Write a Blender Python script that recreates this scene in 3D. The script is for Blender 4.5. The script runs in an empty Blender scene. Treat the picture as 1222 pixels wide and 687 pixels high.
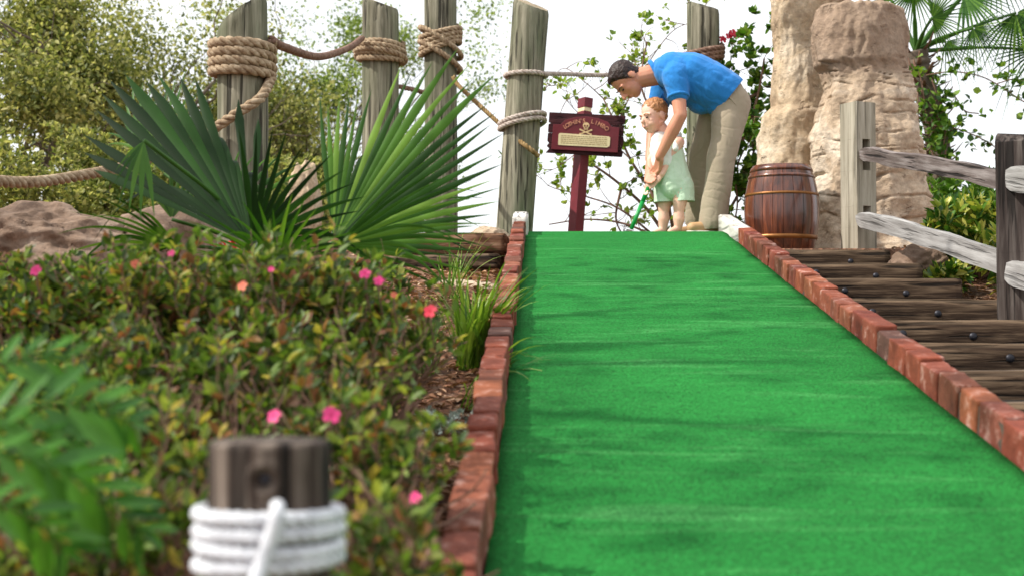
import bpy, bmesh, math, random
import numpy as np
from mathutils import Vector, Matrix, noise, Euler
R = math.radians
PI = math.pi
scene = bpy.context.scene
COL = scene.collection

# ---------------------------------------------------------------- camera
F = 1697.0            # focal length in photograph pixels (50 mm)
PITCH = math.atan((410 - 343.5) / F)
cam_d = bpy.data.cameras.new('camera')
cam_d.lens = 50.0
cam_d.sensor_width = 36.0
cam_d.clip_start = 0.05
cam_d.clip_end = 2000
cam_d.dof.use_dof = True
cam_d.dof.focus_distance = 7.4
cam_d.dof.aperture_fstop = 3.4
cam = bpy.data.objects.new('camera', cam_d)
COL.objects.link(cam)
cam.rotation_euler = (PI / 2 + PITCH, 0, 0)
scene.camera = cam

def P(x, y, Y):
    """world point at depth Y seen at photograph pixel (x, y)"""
    dx = (x - 611) / F; dy = (343.5 - y) / F
    fw = math.cos(PITCH) - math.sin(PITCH) * dy
    up = math.sin(PITCH) + math.cos(PITCH) * dy
    return Vector((dx / fw * Y, Y, up / fw * Y))

# ---------------------------------------------------------------- sky, sun, exposure
SUN_EL, SUN_AZ = R(48), R(-100)      # azimuth from +Y, clockwise seen from above
sun_dir = Vector((math.sin(SUN_AZ) * math.cos(SUN_EL), math.cos(SUN_AZ) * math.cos(SUN_EL), math.sin(SUN_EL)))
world = bpy.data.worlds.new("World"); scene.world = world
world.use_nodes = True
wn = world.node_tree.nodes; wl = world.node_tree.links
bg = wn['Background']
sky = wn.new('ShaderNodeTexSky'); sky.sky_type = 'NISHITA'; sky.sun_disc = False
sky.sun_elevation = SUN_EL; sky.sun_rotation = SUN_AZ
sky.air_density = 1.0; sky.dust_density = 3.0; sky.ozone_density = 1.0
wtc = wn.new('ShaderNodeTexCoord'); wnz = wn.new('ShaderNodeTexNoise')
wnz.inputs['Scale'].default_value = 3.0; wnz.inputs['Detail'].default_value = 6
wl.new(wtc.outputs['Generated'], wnz.inputs['Vector'])
wmr = wn.new('ShaderNodeMapRange'); wmr.inputs[1].default_value = 0.3; wmr.inputs[2].default_value = 0.55
wmr.inputs[3].default_value = 0.82; wmr.inputs[4].default_value = 1.0
wl.new(wnz.outputs['Fac'], wmr.inputs[0])
wmx = wn.new('ShaderNodeMix'); wmx.data_type = 'RGBA'
wl.new(wmr.outputs[0], wmx.inputs[0]); wl.new(sky.outputs[0], wmx.inputs[6])
wmx.inputs[7].default_value = (7.3, 7.5, 7.7, 1)     # thin bright cloud cover
wl.new(wmx.outputs[2], bg.inputs['Color'])
bg.inputs['Strength'].default_value = 0.13
sun_l = bpy.data.lights.new('sun', 'SUN'); sun_l.energy = 4.0; sun_l.angle = R(0.6); sun_l.color = (1.0, 0.95, 0.86)
sun_o = bpy.data.objects.new('sun', sun_l); COL.objects.link(sun_o)
sun_o.rotation_euler = (-sun_dir).to_track_quat('-Z', 'Y').to_euler()
scene.view_settings.view_transform = 'Standard'; scene.view_settings.look = 'None'
scene.view_settings.exposure = 0.42; scene.view_settings.gamma = 1.0
scene.view_settings.use_curve_mapping = False
scene.cycles.use_denoising = True
scene.cycles.max_bounces = 8; scene.cycles.transparent_max_bounces = 8

# ---------------------------------------------------------------- helpers
def fbm(p, oct=4):
    return noise.fractal(Vector(p), 1.0, 2.0, oct)
def hsv(r, g, b): return (r, g, b, 1)
def s2l(r, g, b):
    f = lambda c: (c / 255 / 12.92) if c / 255 <= 0.04045 else ((c / 255 + 0.055) / 1.055) ** 2.4
    return (f(r), f(g), f(b), 1)

def thing(name, label, cat, loc, group=None):
    o = bpy.data.objects.new(name, None); COL.objects.link(o); o.empty_display_size = 0.1
    o.location = loc; o['label'] = label; o['category'] = cat
    if group: o['group'] = group
    return o
def tag(o, label, cat, group=None):
    o['label'] = label; o['category'] = cat
    if group: o['group'] = group
    return o
def wloc(o):
    v = Vector((0, 0, 0))
    while o is not None:
        v += Vector(o.location); o = o.parent
    return v
def link(name, me, mat, parent=None, origin=None, smooth=True, mats=None):
    """mesh is in world coordinates; its origin moves to `origin` (or stays with the parent)"""
    org = Vector(origin) if origin is not None else (wloc(parent) if parent else Vector((0, 0, 0)))
    me.transform(Matrix.Translation(-org))
    for m in (mats or [mat]):
        me.materials.append(m)
    if smooth:
        me.polygons.foreach_set('use_smooth', [True] * len(me.polygons))
    me.update()
    o = bpy.data.objects.new(name, me); COL.objects.link(o)
    if parent:
        o.parent = parent; o.location = org - wloc(parent)
    else:
        o.location = org
    return o

def np_mesh(name, V, Fq):
    V = np.asarray(V, dtype=np.float32); Fq = np.asarray(Fq, dtype=np.int32)
    me = bpy.data.meshes.new(name)
    n, k = Fq.shape
    me.vertices.add(len(V)); me.vertices.foreach_set('co', V.ravel())
    me.loops.add(n * k); me.loops.foreach_set('vertex_index', Fq.ravel())
    me.polygons.add(n); me.polygons.foreach_set('loop_start', np.arange(0, n * k, k, dtype=np.int32))
    me.update(calc_edges=True)
    return me

class MB:
    def __init__(s): s.v = []; s.f = []; s.m = []
    def add(s, vs, fs, mi=0):
        b = len(s.v); s.v += [tuple(v) for v in vs]; s.f += [tuple(i + b for i in f) for f in fs]; s.m += [mi] * len(fs)
    def box(s, c, size, rot=None, mi=0, jit=0.0, rng=random):
        sx, sy, sz = [d / 2 for d in size]
        M = rot.to_matrix() if isinstance(rot, Euler) else (rot if rot is not None else Matrix.Identity(3))
        vs = []
        for z in (-sz, sz):
            for x, y in ((-sx, -sy), (sx, -sy), (sx, sy), (-sx, sy)):
                v = Vector((x, y, z)) + Vector([rng.uniform(-jit, jit) for _ in range(3)])
                vs.append(Vector(c) + M @ v)
        s.add(vs, [(0, 3, 2, 1), (4, 5, 6, 7), (0, 1, 5, 4), (1, 2, 6, 5), (2, 3, 7, 6), (3, 0, 4, 7)], mi)
    def tube(s, pts, rad, sides=8, cap=True, mi=0, flat=1.0, up=None):
        pts = [Vector(p) for p in pts]; n = len(pts)
        if not hasattr(rad, '__len__'): rad = [rad] * n
        t0 = (pts[1] - pts[0]).normalized()
        nrm = t0.cross(Vector(up) if up else (Vector((0, 0, 1)) if abs(t0.z) < 0.9 else Vector((1, 0, 0)))).normalized()
        rings = []
        for i in range(n):
            t = (pts[min(i + 1, n - 1)] - pts[max(i - 1, 0)])
            if t.length < 1e-9: t = t0
            t.normalize(); nrm = (nrm - t * nrm.dot(t)).normalized(); b = t.cross(nrm)
            rings.append([pts[i] + (nrm * math.cos(a) + b * math.sin(a) * flat) * rad[i] for a in [2 * PI * k / sides for k in range(sides)]])
        vs = [v for r in rings for v in r]; fs = []
        for i in range(n - 1):
            for k in range(sides):
                a = i * sides + k; b2 = i * sides + (k + 1) % sides
                fs.append((a, b2, b2 + sides, a + sides))
        if cap:
            fs.append(tuple(reversed(range(sides)))); fs.append(tuple(range((n - 1) * sides, n * sides)))
        s.add(vs, fs, mi)
    def lathe(s, c, prof, sides=32, mi=0, fn=None):
        vs = []
        for r, z in prof:
            for k in range(sides):
                a = 2 * PI * k / sides; rr = r * (fn(a, z) if fn else 1)
                vs.append(Vector(c) + Vector((rr * math.cos(a), rr * math.sin(a), z)))
        fs = []
        for i in range(len(prof) - 1):
            for k in range(sides):
                a = i * sides + k; b = i * sides + (k + 1) % sides
                fs.append((a, b, b + sides, a + sides))
        fs.append(tuple(reversed(range(sides)))); n = len(prof)
        fs.append(tuple(range((n - 1) * sides, n * sides)))
        s.add(vs, fs, mi)
    def mesh(s, name):
        me = bpy.data.meshes.new(name); me.from_pydata(s.v, [], s.f)
        if any(s.m): me.polygons.foreach_set('material_index', s.m)
        return me
    def build(s, name, mat, parent=None, origin=None, smooth=True, mats=None, bevel=0, auto=None):
        o = link(name, s.mesh(name), mat, parent, origin, smooth, mats)
        if bevel:
            b = o.modifiers.new('bevel', 'BEVEL'); b.width = bevel; b.segments = 2; b.limit_method = 'ANGLE'; b.angle_limit = R(40)
        return o

def catmull(pts, n=12):
    pts = [Vector(p) for p in pts]; out = []
    q = [pts[0] * 2 - pts[1]] + pts + [pts[-1] * 2 - pts[-2]]
    for i in range(len(pts) - 1):
        a, b, c, d = q[i:i + 4]
        for k in range(n):
            t = k / n
            out.append(0.5 * ((2 * b) + (c - a) * t + (2 * a - 5 * b + 4 * c - d) * t * t + (3 * b - a - 3 * c + d) * t ** 3))
    out.append(pts[-1]); return out
def resample(pts, step):
    out = [pts[0].copy()]; acc = 0.0
    for a, b in zip(pts, pts[1:]):
        L = (b - a).length
        if L < 1e-9: continue
        d = step - acc
        while d <= L:
            out.append(a.lerp(b, d / L)); d += step
        acc = (acc + L) % step
    out.append(pts[-1].copy()); return out
def rope_into(mb, path, r, pitch=None, strands=3, sides=7):
    """laid rope: helical strands around the path"""
    pitch = pitch or r * 5.5
    pts = resample(path, r * 0.55)
    n = len(pts); t0 = (pts[1] - pts[0]).normalized()
    nrm = t0.cross(Vector((0, 0, 1)) if abs(t0.z) < 0.9 else Vector((1, 0, 0))).normalized()
    fr = []; s = 0
    for i in range(n):
        t = (pts[min(i + 1, n - 1)] - pts[max(i - 1, 0)]).normalized()
        nrm = (nrm - t * nrm.dot(t)).normalized(); fr.append((t, nrm.copy(), t.cross(nrm), s))
        if i < n - 1: s += (pts[i + 1] - pts[i]).length
    for k in range(strands):
        off = [pts[i] + (fr[i][1] * math.cos(2 * PI * (fr[i][3] / pitch + k / strands)) + fr[i][2] * math.sin(2 * PI * (fr[i][3] / pitch + k / strands))) * r * 0.5 for i in range(n)]
        mb.tube(off, r * 0.56, sides)

# ---------------------------------------------------------------- materials
class NT:
    def __init__(s, name):
        s.m = bpy.data.materials.new(name); s.m.use_nodes = True
        s.n = s.m.node_tree.nodes; s.l = s.m.node_tree.links; s.b = s.n['Principled BSDF']
    def tc(s, kind='Object', scale=(1, 1, 1), rot=(0, 0, 0)):
        t = s.n.new('ShaderNodeTexCoord'); mp = s.n.new('ShaderNodeMapping')
        mp.inputs['Scale'].default_value = scale; mp.inputs['Rotation'].default_value = rot
        s.l.new(t.outputs[kind], mp.inputs[0]); return mp.outputs[0]
    def noise(s, vec, sc, det=4, rough=0.55, dist=0.0):
        t = s.n.new('ShaderNodeTexNoise'); t.inputs['Scale'].default_value = sc; t.inputs['Detail'].default_value = det
        t.inputs['Roughness'].default_value = rough; t.inputs['Distortion'].default_value = dist
        s.l.new(vec, t.inputs['Vector']); return t.outputs['Fac']
    def vor(s, vec, sc, feat='F1', out='Distance'):
        t = s.n.new('ShaderNodeTexVoronoi'); t.feature = feat; t.inputs['Scale'].default_value = sc
        s.l.new(vec, t.inputs['Vector']); return t.outputs[out]
    def island(s):
        return s.n.new('ShaderNodeNewGeometry').outputs['Random Per Island']
    def ramp(s, fac, stops, interp='LINEAR'):
        t = s.n.new('ShaderNodeValToRGB'); t.color_ramp.interpolation = interp
        e = t.color_ramp.elements
        while len(e) < len(stops): e.new(0.5)
        for i, (p, c) in enumerate(stops):
            e[i].position = p; e[i].color = c if len(c) == 4 else (*c, 1)
        s.l.new(fac, t.inputs[0]); return t.outputs[0]
    def mix(s, fac, a, b, mode='MIX'):
        t = s.n.new('ShaderNodeMix'); t.data_type = 'RGBA'; t.blend_type = mode
        for sock, v in ((t.inputs[0], fac), (t.inputs[6], a), (t.inputs[7], b)):
            if hasattr(v, 'links'): s.l.new(v, sock)
            elif isinstance(v, (int, float)): sock.default_value = v
            else: sock.default_value = v if len(v) == 4 else (*v, 1)
        return t.outputs[2]
    def math(s, op, a, b=0.0):
        t = s.n.new('ShaderNodeMath'); t.operation = op
        for sock, v in ((t.inputs[0], a), (t.inputs[1], b)):
            if hasattr(v, 'links'): s.l.new(v, sock)
            else: sock.default_value = v
        return t.outputs[0]
    def rng(s, fac, a, b, c, d):
        t = s.n.new('ShaderNodeMapRange')
        for i, v in enumerate((a, b, c, d)): t.inputs[i + 1].default_value = v
        s.l.new(fac, t.inputs[0]); return t.outputs[0]
    def sep(s, vec, i):
        t = s.n.new('ShaderNodeSeparateXYZ'); s.l.new(vec, t.inputs[0]); return t.outputs[i]
    def col(s, c):
        if hasattr(c, 'links'): s.l.new(c, s.b.inputs['Base Color'])
        else: s.b.inputs['Base Color'].default_value = c if len(c) == 4 else (*c, 1)
    def rough(s, v, spec=None):
        if hasattr(v, 'links'): s.l.new(v, s.b.inputs['Roughness'])
        else: s.b.inputs['Roughness'].default_value = v
        if spec is not None: s.b.inputs['Specular IOR Level'].default_value = spec
    def bump(s, h, strength=0.5, dist=0.01, prev=None):
        t = s.n.new('ShaderNodeBump'); t.inputs['Strength'].default_value = strength; t.inputs['Distance'].default_value = dist
        s.l.new(h, t.inputs['Height'])
        if prev is not None: s.l.new(prev, t.inputs['Normal'])
        s.l.new(t.outputs[0], s.b.inputs['Normal']); return t.outputs[0]
    def translucent(s, c, fac):
        """leaf: part of the light passes through"""
        out = s.n['Material Output']; tr = s.n.new('ShaderNodeBsdfTranslucent'); mx = s.n.new('ShaderNodeMixShader')
        if hasattr(c, 'links'): s.l.new(c, tr.inputs[0])
        else: tr.inputs[0].default_value = c
        mx.inputs[0].default_value = fac
        s.l.new(s.b.outputs[0], mx.inputs[1]); s.l.new(tr.outputs[0], mx.inputs[2]); s.l.new(mx.outputs[0], out.inputs['Surface'])

def leaf_mat(name, stops, tfac=0.3, rough=0.45, tint=(1.15, 1.25, 0.6), spec=0.4):
    t = NT(name); c = t.ramp(t.island(), stops)
    n = t.noise(t.tc(), 9, 3); c = t.mix(0.35, c, t.ramp(n, [(0.3, (0.45, 0.45, 0.45)), (0.7, (1.3, 1.3, 1.3))]), 'MULTIPLY')
    t.col(c); t.rough(rough, spec)
    t.translucent(t.mix(1.0, c, (*tint, 1), 'MULTIPLY'), tfac); return t.m

def wood_mat(name, dark, mid, light, axis=2, grain=14, rough=0.85, crack=0.55, bump=0.6, green=None, worn=None):
    t = NT(name)
    sc = [grain, grain, grain]; sc[axis] = grain * 0.06
    v = t.tc('Object', tuple(sc)); n1 = t.noise(v, 1.6, 8, 0.65, 0.4)
    sc2 = [3, 3, 3]; sc2[axis] = 1.0
    v2 = t.tc('Object', tuple(sc2)); n2 = t.noise(v2, 1.3, 5)
    c = t.ramp(n1, [(0.3, dark), (0.47, mid), (0.68, light)])
    c = t.mix(t.rng(n2, 0.35, 0.7, 0, 0.75), c, t.ramp(n1, [(0.3, dark), (0.8, mid)]))
    if green:
        n3 = t.noise(t.tc('Object', (5, 5, 1.5)), 1.0, 4); c = t.mix(t.rng(n3, 0.45, 0.65, 0, 0.6), c, green)
    sc3 = [grain * 2.2] * 3; sc3[axis] = grain * 0.09
    n4 = t.noise(t.tc('Object', tuple(sc3)), 1.0, 3, 0.5, 0.2)
    cr = t.rng(n4, 0.36, 0.43, 1, 0)
    c = t.mix(t.math('MULTIPLY', cr, crack), c, tuple(x * 0.22 for x in dark[:3]))
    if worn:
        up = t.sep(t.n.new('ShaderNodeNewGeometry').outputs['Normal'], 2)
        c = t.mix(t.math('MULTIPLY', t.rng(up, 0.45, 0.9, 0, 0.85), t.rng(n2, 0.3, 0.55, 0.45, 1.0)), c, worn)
    t.col(c); t.rough(rough, 0.25)
    h = t.math('SUBTRACT', n1, t.math('MULTIPLY', cr, 0.6)); t.bump(h, bump, 0.008)
    return t.m

def plain_mat(name, c, rough=0.6, metal=0.0, var=0.25, sc=8, bump=0.15, spec=0.4):
    t = NT(name); n = t.noise(t.tc(), sc, 5)
    t.col(t.mix(1.0, c, t.ramp(n, [(0.25, (1 - var,) * 3), (0.75, (1 + var * 0.6,) * 3)]), 'MULTIPLY'))
    t.rough(rough, spec); t.b.inputs['Metallic'].default_value = metal
    if bump: t.bump(t.noise(t.tc(), sc * 6, 4), bump, 0.004)
    return t.m

M = {}
M['post'] = wood_mat('weathered_post_wood', s2l(74, 70, 58), s2l(126, 122, 104), s2l(184, 178, 158), 2, 16, crack=.85, bump=1.0, green=s2l(96, 106, 78))
M['post_top'] = wood_mat('cut_post_end', s2l(120, 105, 84), s2l(165, 148, 122), s2l(200, 186, 162), 2, 30, crack=0.5)
M['front_post'] = wood_mat('dark_weathered_post', s2l(30, 24, 20), s2l(66, 54, 47), s2l(150, 136, 124), 2, 22, crack=0.8)
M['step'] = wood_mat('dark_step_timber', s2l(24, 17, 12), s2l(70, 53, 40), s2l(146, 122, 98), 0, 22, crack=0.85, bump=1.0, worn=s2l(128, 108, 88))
M['step_tread_shade'] = wood_mat('shade_dark_step_tread', s2l(16, 12, 9), s2l(36, 28, 21), s2l(64, 51, 40), 0, 22, crack=0.8)  # treads darkened to paint the shadow gaps between the boards
M['timber'] = wood_mat('brown_retaining_timber', s2l(58, 38, 26), s2l(120, 84, 60), s2l(178, 148, 122), 0, 20, crack=0.9)
M['rail'] = wood_mat('silver_grey_rail_wood', s2l(112, 108, 105), s2l(150, 147, 145), s2l(182, 180, 178), 0, 16, crack=0.5, bump=1.0)
M['rail_brown'] = wood_mat('brown_grey_rail_wood', s2l(58, 48, 46), s2l(112, 100, 96), s2l(170, 162, 160), 0, 16, crack=0.9, bump=1.0)
M['fence_post'] = wood_mat('pale_fence_post_wood', s2l(120, 112, 96), s2l(158, 150, 134), s2l(190, 182, 166), 2, 16, crack=0.5)
M['fence_post_dark'] = wood_mat('dark_fence_post_wood', s2l(36, 30, 28), s2l(70, 60, 56), s2l(120, 112, 106), 2, 18, crack=0.8)
M['white_wood'] = wood_mat('chipped_white_painted_wood', s2l(150, 144, 134), s2l(214, 210, 204), s2l(232, 230, 226), 1, 10, crack=0.5)
M['bolt'] = plain_mat('black_iron', s2l(58, 58, 64), 0.45, 0.6)

def turf_mat():
    t = NT('green_turf_carpet')
    v = t.tc('Object', (1, 1, 1)); n1 = t.noise(v, 1.3, 5, 0.6)
    n2 = t.noise(t.tc('Object', (0.8, 5.5, 5.5)), 1.5, 6, 0.62, 0.8)       # paler streaks lie across the slope
    n3 = t.noise(v, 120, 4, 0.85); n4 = t.noise(v, 30, 5, 0.8)
    n5 = t.noise(t.tc('Object', (9, 55, 55)), 1.0, 5, 0.7, 0.5)
    base = t.ramp(n1, [(0.3, (0.009, 0.190, 0.028)), (0.7, (0.017, 0.272, 0.042))])
    worn = t.rng(n2, 0.54, 0.72, 0, 0.5)  # mask of the paler streaks
    c = t.mix(worn, base, (0.12, 0.48, 0.14))
    f = t.ramp(n3, [(0.38, (0.25, 0.32, 0.25)), (0.5, (0.92, 0.96, 0.92)), (0.61, (2.0, 1.55, 1.8))])
    c = t.mix(0.85, c, f, 'MULTIPLY')
    c = t.mix(0.6, c, t.ramp(n5, [(0.3, (0.75, 0.77, 0.75)), (0.7, (1.25, 1.2, 1.2))]), 'MULTIPLY')
    c = t.mix(0.5, c, t.ramp(n4, [(0.3, (0.7, 0.7, 0.7)), (0.7, (1.25, 1.25, 1.25))]), 'MULTIPLY')
    t.col(c); t.rough(0.95, 0.05); t.b.inputs['Sheen Weight'].default_value = 0.07; t.b.inputs['Sheen Roughness'].default_value = 0.6; t.b.inputs['Sheen Tint'].default_value = (0.6, 1, 0.62, 1)
    t.bump(t.math('ADD', n3, n4), 1.0, 0.010)
    return t.m
M['turf'] = turf_mat()

def brick_mat():
    t = NT('worn_red_brick')
    c = t.ramp(t.island(), [(0.0, s2l(96, 66, 70)), (0.07, s2l(128, 72, 62)), (0.2, s2l(156, 72, 56)), (0.4, s2l(168, 84, 66)), (0.6, s2l(140, 62, 58)), (0.8, s2l(176, 98, 76)), (1.0, s2l(152, 80, 74))])
    v = t.tc(); c = t.mix(1.0, c, (0.66, 0.72, 0.52, 1), 'MULTIPLY'); n = t.noise(v, 14, 6, 0.65); n2 = t.noise(v, 120, 4, 0.7)
    c = t.mix(0.75, c, t.ramp(n, [(0.25, (0.35, 0.33, 0.35)), (0.72, (1.4, 1.4, 1.4))]), 'MULTIPLY')
    c = t.mix(t.rng(n, 0.56, 0.72, 0, 0.6), c, s2l(196, 168, 158))
    c = t.mix(0.5, c, t.ramp(n2, [(0.3, (0.6, 0.6, 0.6)), (0.7, (1.25, 1.25, 1.25))]), 'MULTIPLY')
    t.col(c); t.rough(0.85, 0.3); b = t.bump(n2, 0.6, 0.004); t.bump(n, 0.6, 0.012, b)
    return t.m
M['brick'] = brick_mat()

def ground_mat():
    t = NT('bark_mulch_ground')
    v = t.tc('Object', (1, 1, 1)); d = t.vor(v, 34, 'F1', 'Distance'); cc = t.vor(v, 34, 'F1', 'Color')
    g = t.sep(cc, 0) ; n = t.noise(v, 2.0, 5)
    c = t.ramp(g, [(0, s2l(64, 44, 34)), (0.35, s2l(112, 76, 58)), (0.6, s2l(150, 108, 84)), (0.85, s2l(92, 66, 54)), (1, s2l(178, 148, 124))])
    c = t.mix(t.rng(n, 0.45, 0.7, 0, 0.7), c, s2l(74, 60, 46))
    t.col(c); t.rough(0.95, 0.2); t.bump(d, 1.0, 0.02)
    return t.m
M['ground'] = ground_mat()

def rope_mat(name, a, b, c3):
    t = NT(name); v = t.tc(); n = t.noise(v, 30, 5, 0.7); n2 = t.noise(v, 260, 3, 0.7)
    c = t.ramp(n, [(0.3, a), (0.5, b), (0.72, c3)])
    c = t.mix(0.5, c, t.ramp(n2, [(0.3, (0.6, 0.6, 0.6)), (0.7, (1.25, 1.25, 1.25))]), 'MULTIPLY')
    t.col(c); t.rough(0.9, 0.2); t.bump(n2, 0.7, 0.003); return t.m
M['rope'] = rope_mat('tan_hemp_rope', s2l(112, 90, 72), s2l(160, 138, 112), s2l(200, 182, 156))
M['rope_dark'] = rope_mat('brown_hemp_rope', s2l(92, 68, 58), s2l(132, 104, 90), s2l(166, 142, 126))
M['rope_pale'] = rope_mat('pale_bleached_rope', s2l(140, 122, 112), s2l(186, 172, 162), s2l(220, 210, 202))
M['rope_olive'] = rope_mat('olive_brown_rope', s2l(96, 78, 44), s2l(142, 116, 76), s2l(178, 152, 112))
M['rope_white'] = rope_mat('white_rope', s2l(186, 188, 194), s2l(214, 216, 222), s2l(234, 236, 240))

def rock_mat(name, top, warm, pale, dark):
    t = NT(name); v = t.tc('Object', (1, 1, 1)); n1 = t.noise(v, 2.2, 6, 0.6, 0.3); n2 = t.noise(v, 34, 6, 0.7)
    n3 = t.noise(t.tc('Object', (2.2, 2.2, 7)), 1.3, 6, 0.6, 1.4)
    c = t.ramp(n1, [(0.3, dark), (0.5, warm), (0.7, pale)])
    c = t.mix(t.rng(n3, 0.50, 0.72, 0, 0.3), c, pale)
    if top:
        z = t.math('ADD', t.sep(v, 2), t.math('MULTIPLY', n1, 0.25))
        c = t.mix(t.rng(z, top[0], top[0] + 0.07, 0, 0.85), c, top[1])
    c = t.mix(0.65, c, t.ramp(n2, [(0.3, (0.55, 0.55, 0.55)), (0.7, (1.3, 1.28, 1.25))]), 'MULTIPLY')
    pits = t.rng(t.noise(v, 11, 4, 0.6), 0.30, 0.38, 1, 0)
    c = t.mix(t.math('MULTIPLY', pits, 0.6), c, dark)
    t.col(c); t.rough(0.92, 0.25); b = t.bump(n2, 0.8, 0.015); t.bump(t.math('SUBTRACT', t.math('ADD', t.math('MULTIPLY', n3, 0.4), n1), t.math('MULTIPLY', pits, 0.8)), 0.6, 0.03, b)
    return t.m
M['rock_tan'] = rock_mat('warm_tan_rock', None, s2l(196, 174, 146), s2l(222, 208, 188), s2l(150, 128, 106))
M['rock_layered'] = rock_mat('layered_grey_tan_rock', (1.44, s2l(148, 126, 108)), s2l(194, 172, 148), s2l(220, 208, 192), s2l(140, 120, 102))
M['rock_grey'] = rock_mat('brown_grey_boulder_rock', None, s2l(128, 106, 90), s2l(166, 146, 130), s2l(74, 58, 50))

M['azalea'] = leaf_mat('azalea_leaf', [(0, s2l(48, 66, 30)), (0.3, s2l(72, 98, 38)), (0.55, s2l(108, 134, 52)), (0.78, s2l(150, 166, 78)), (0.86, s2l(196, 180, 76)), (0.91, s2l(150, 92, 62)), (1, s2l(124, 88, 64))], 0.4)
M['twig'] = plain_mat('brown_twig_bark', s2l(128, 98, 82), 0.9, var=0.4, sc=14)
M['twig_pale'] = plain_mat('pale_grey_branch_bark', s2l(140, 124, 112), 0.9, var=0.4, sc=14)
M['bark'] = plain_mat('grey_tree_bark', s2l(104, 92, 80), 0.95, var=0.45, sc=6)
M['oak'] = leaf_mat('olive_yellow_leaf', [(0, s2l(78, 90, 50)), (0.3, s2l(116, 126, 66)), (0.65, s2l(160, 162, 88)), (1, s2l(206, 200, 128))], 0.45, 0.6, (1.05, 1.1, 0.75))
M['oak_green'] = leaf_mat('mid_green_leaf', [(0, s2l(72, 92, 46)), (0.5, s2l(116, 138, 64)), (1, s2l(170, 182, 100))], 0.45, 0.6)
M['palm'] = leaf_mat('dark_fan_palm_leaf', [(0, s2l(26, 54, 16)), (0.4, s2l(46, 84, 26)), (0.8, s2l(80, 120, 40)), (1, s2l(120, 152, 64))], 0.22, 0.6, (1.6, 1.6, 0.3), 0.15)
M['palm_dark'] = leaf_mat('shaded_fan_palm_leaf', [(0, s2l(18, 40, 12)), (0.6, s2l(28, 58, 18)), (1, s2l(44, 82, 26))], 0.2, 0.55, (1.6, 1.6, 0.3), 0.2)  # darker copy of the palm leaf, its shade painted into the colour
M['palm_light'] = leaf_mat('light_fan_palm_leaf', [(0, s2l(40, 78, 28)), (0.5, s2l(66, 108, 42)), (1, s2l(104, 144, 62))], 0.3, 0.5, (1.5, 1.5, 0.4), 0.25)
M['palm_blue'] = leaf_mat('grey_blue_palm_leaf', [(0, s2l(120, 146, 128)), (1, s2l(206, 218, 212))], 0.15, 0.4, (1, 1, 0.9))
M['boug'] = leaf_mat('yellow_green_vine_leaf', [(0, s2l(78, 106, 34)), (0.5, s2l(122, 150, 52)), (1, s2l(178, 192, 88))], 0.45, 0.5)
M['vine'] = leaf_mat('green_vine_leaf', [(0, s2l(48, 84, 26)), (0.5, s2l(84, 124, 40)), (1, s2l(138, 166, 66))], 0.35, 0.45)
M['varieg'] = leaf_mat('variegated_yellow_green_leaf', [(0, s2l(44, 82, 28)), (0.4, s2l(80, 118, 40)), (0.65, s2l(150, 160, 62)), (1, s2l(216, 206, 112))], 0.25, 0.35)
M['grass'] = leaf_mat('bright_strap_leaf', [(0, s2l(64, 98, 30)), (0.5, s2l(104, 140, 46)), (1, s2l(156, 180, 76))], 0.35, 0.4)
M['near_leaf'] = leaf_mat('bright_lobed_leaf', [(0, s2l(46, 98, 28)), (1, s2l(88, 146, 44))], 0.3, 0.4)
M['pink'] = plain_mat('pink_petal', s2l(224, 60, 128), 0.6, var=0.2, bump=0)
M['red'] = plain_mat('red_petal', s2l(206, 40, 66), 0.6, var=0.2, bump=0)
M['orange'] = plain_mat('faded_orange_petal', s2l(216, 112, 84), 0.6, var=0.2, bump=0)
M['dead'] = leaf_mat('dry_leaf_litter', [(0, s2l(96, 66, 48)), (0.5, s2l(150, 108, 80)), (1, s2l(196, 158, 128))], 0.1, 0.9)
M['white_flower'] = plain_mat('white_petal', s2l(226, 230, 228), 0.6, var=0.1, bump=0)

def varnish():
    t = NT('varnished_barrel_wood')
    isl = t.island(); n = t.noise(t.tc('Object', (26, 26, 1.6)), 1.4, 7, 0.65, 0.4)
    c = t.ramp(n, [(0.3, s2l(48, 22, 14)), (0.5, s2l(92, 46, 28)), (0.72, s2l(140, 76, 44))])
    c = t.mix(0.5, c, t.ramp(isl, [(0, (0.6, 0.6, 0.6)), (1, (1.35, 1.3, 1.25))]), 'MULTIPLY')
    t.col(c); t.rough(0.28, 0.55); t.b.inputs['Coat Weight'].default_value = 0.6; t.b.inputs['Coat Roughness'].default_value = 0.16
    t.bump(n, 0.25, 0.003); return t.m
M['barrel'] = varnish()
M['brass'] = plain_mat('tarnished_brass_hoop', s2l(140, 92, 46), 0.42, 0.5, var=0.4, sc=12)
M['maroon'] = plain_mat('maroon_painted_board', s2l(112, 32, 44), 0.5, var=0.25, sc=14)
M['maroon_dark'] = wood_mat('dark_maroon_plank', s2l(44, 20, 26), s2l(66, 32, 38), s2l(92, 52, 54), 0, 20, crack=0.5)
M['cream'] = plain_mat('cream_plaque', s2l(240, 222, 178), 0.6, var=0.18, sc=10)
M['lettering'] = plain_mat('worn_gold_lettering', s2l(206, 140, 112), 0.6, var=0.5, sc=60, bump=0)
M['skull'] = plain_mat('pale_gold_paint', s2l(232, 200, 150), 0.6, var=0.2, bump=0)
M['ink'] = plain_mat('faded_brown_ink', s2l(170, 142, 100), 0.8, var=0.2, bump=0)
M['mortar'] = plain_mat('dirty_mortar', s2l(86, 72, 62), 0.95, var=0.4, sc=30)
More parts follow.
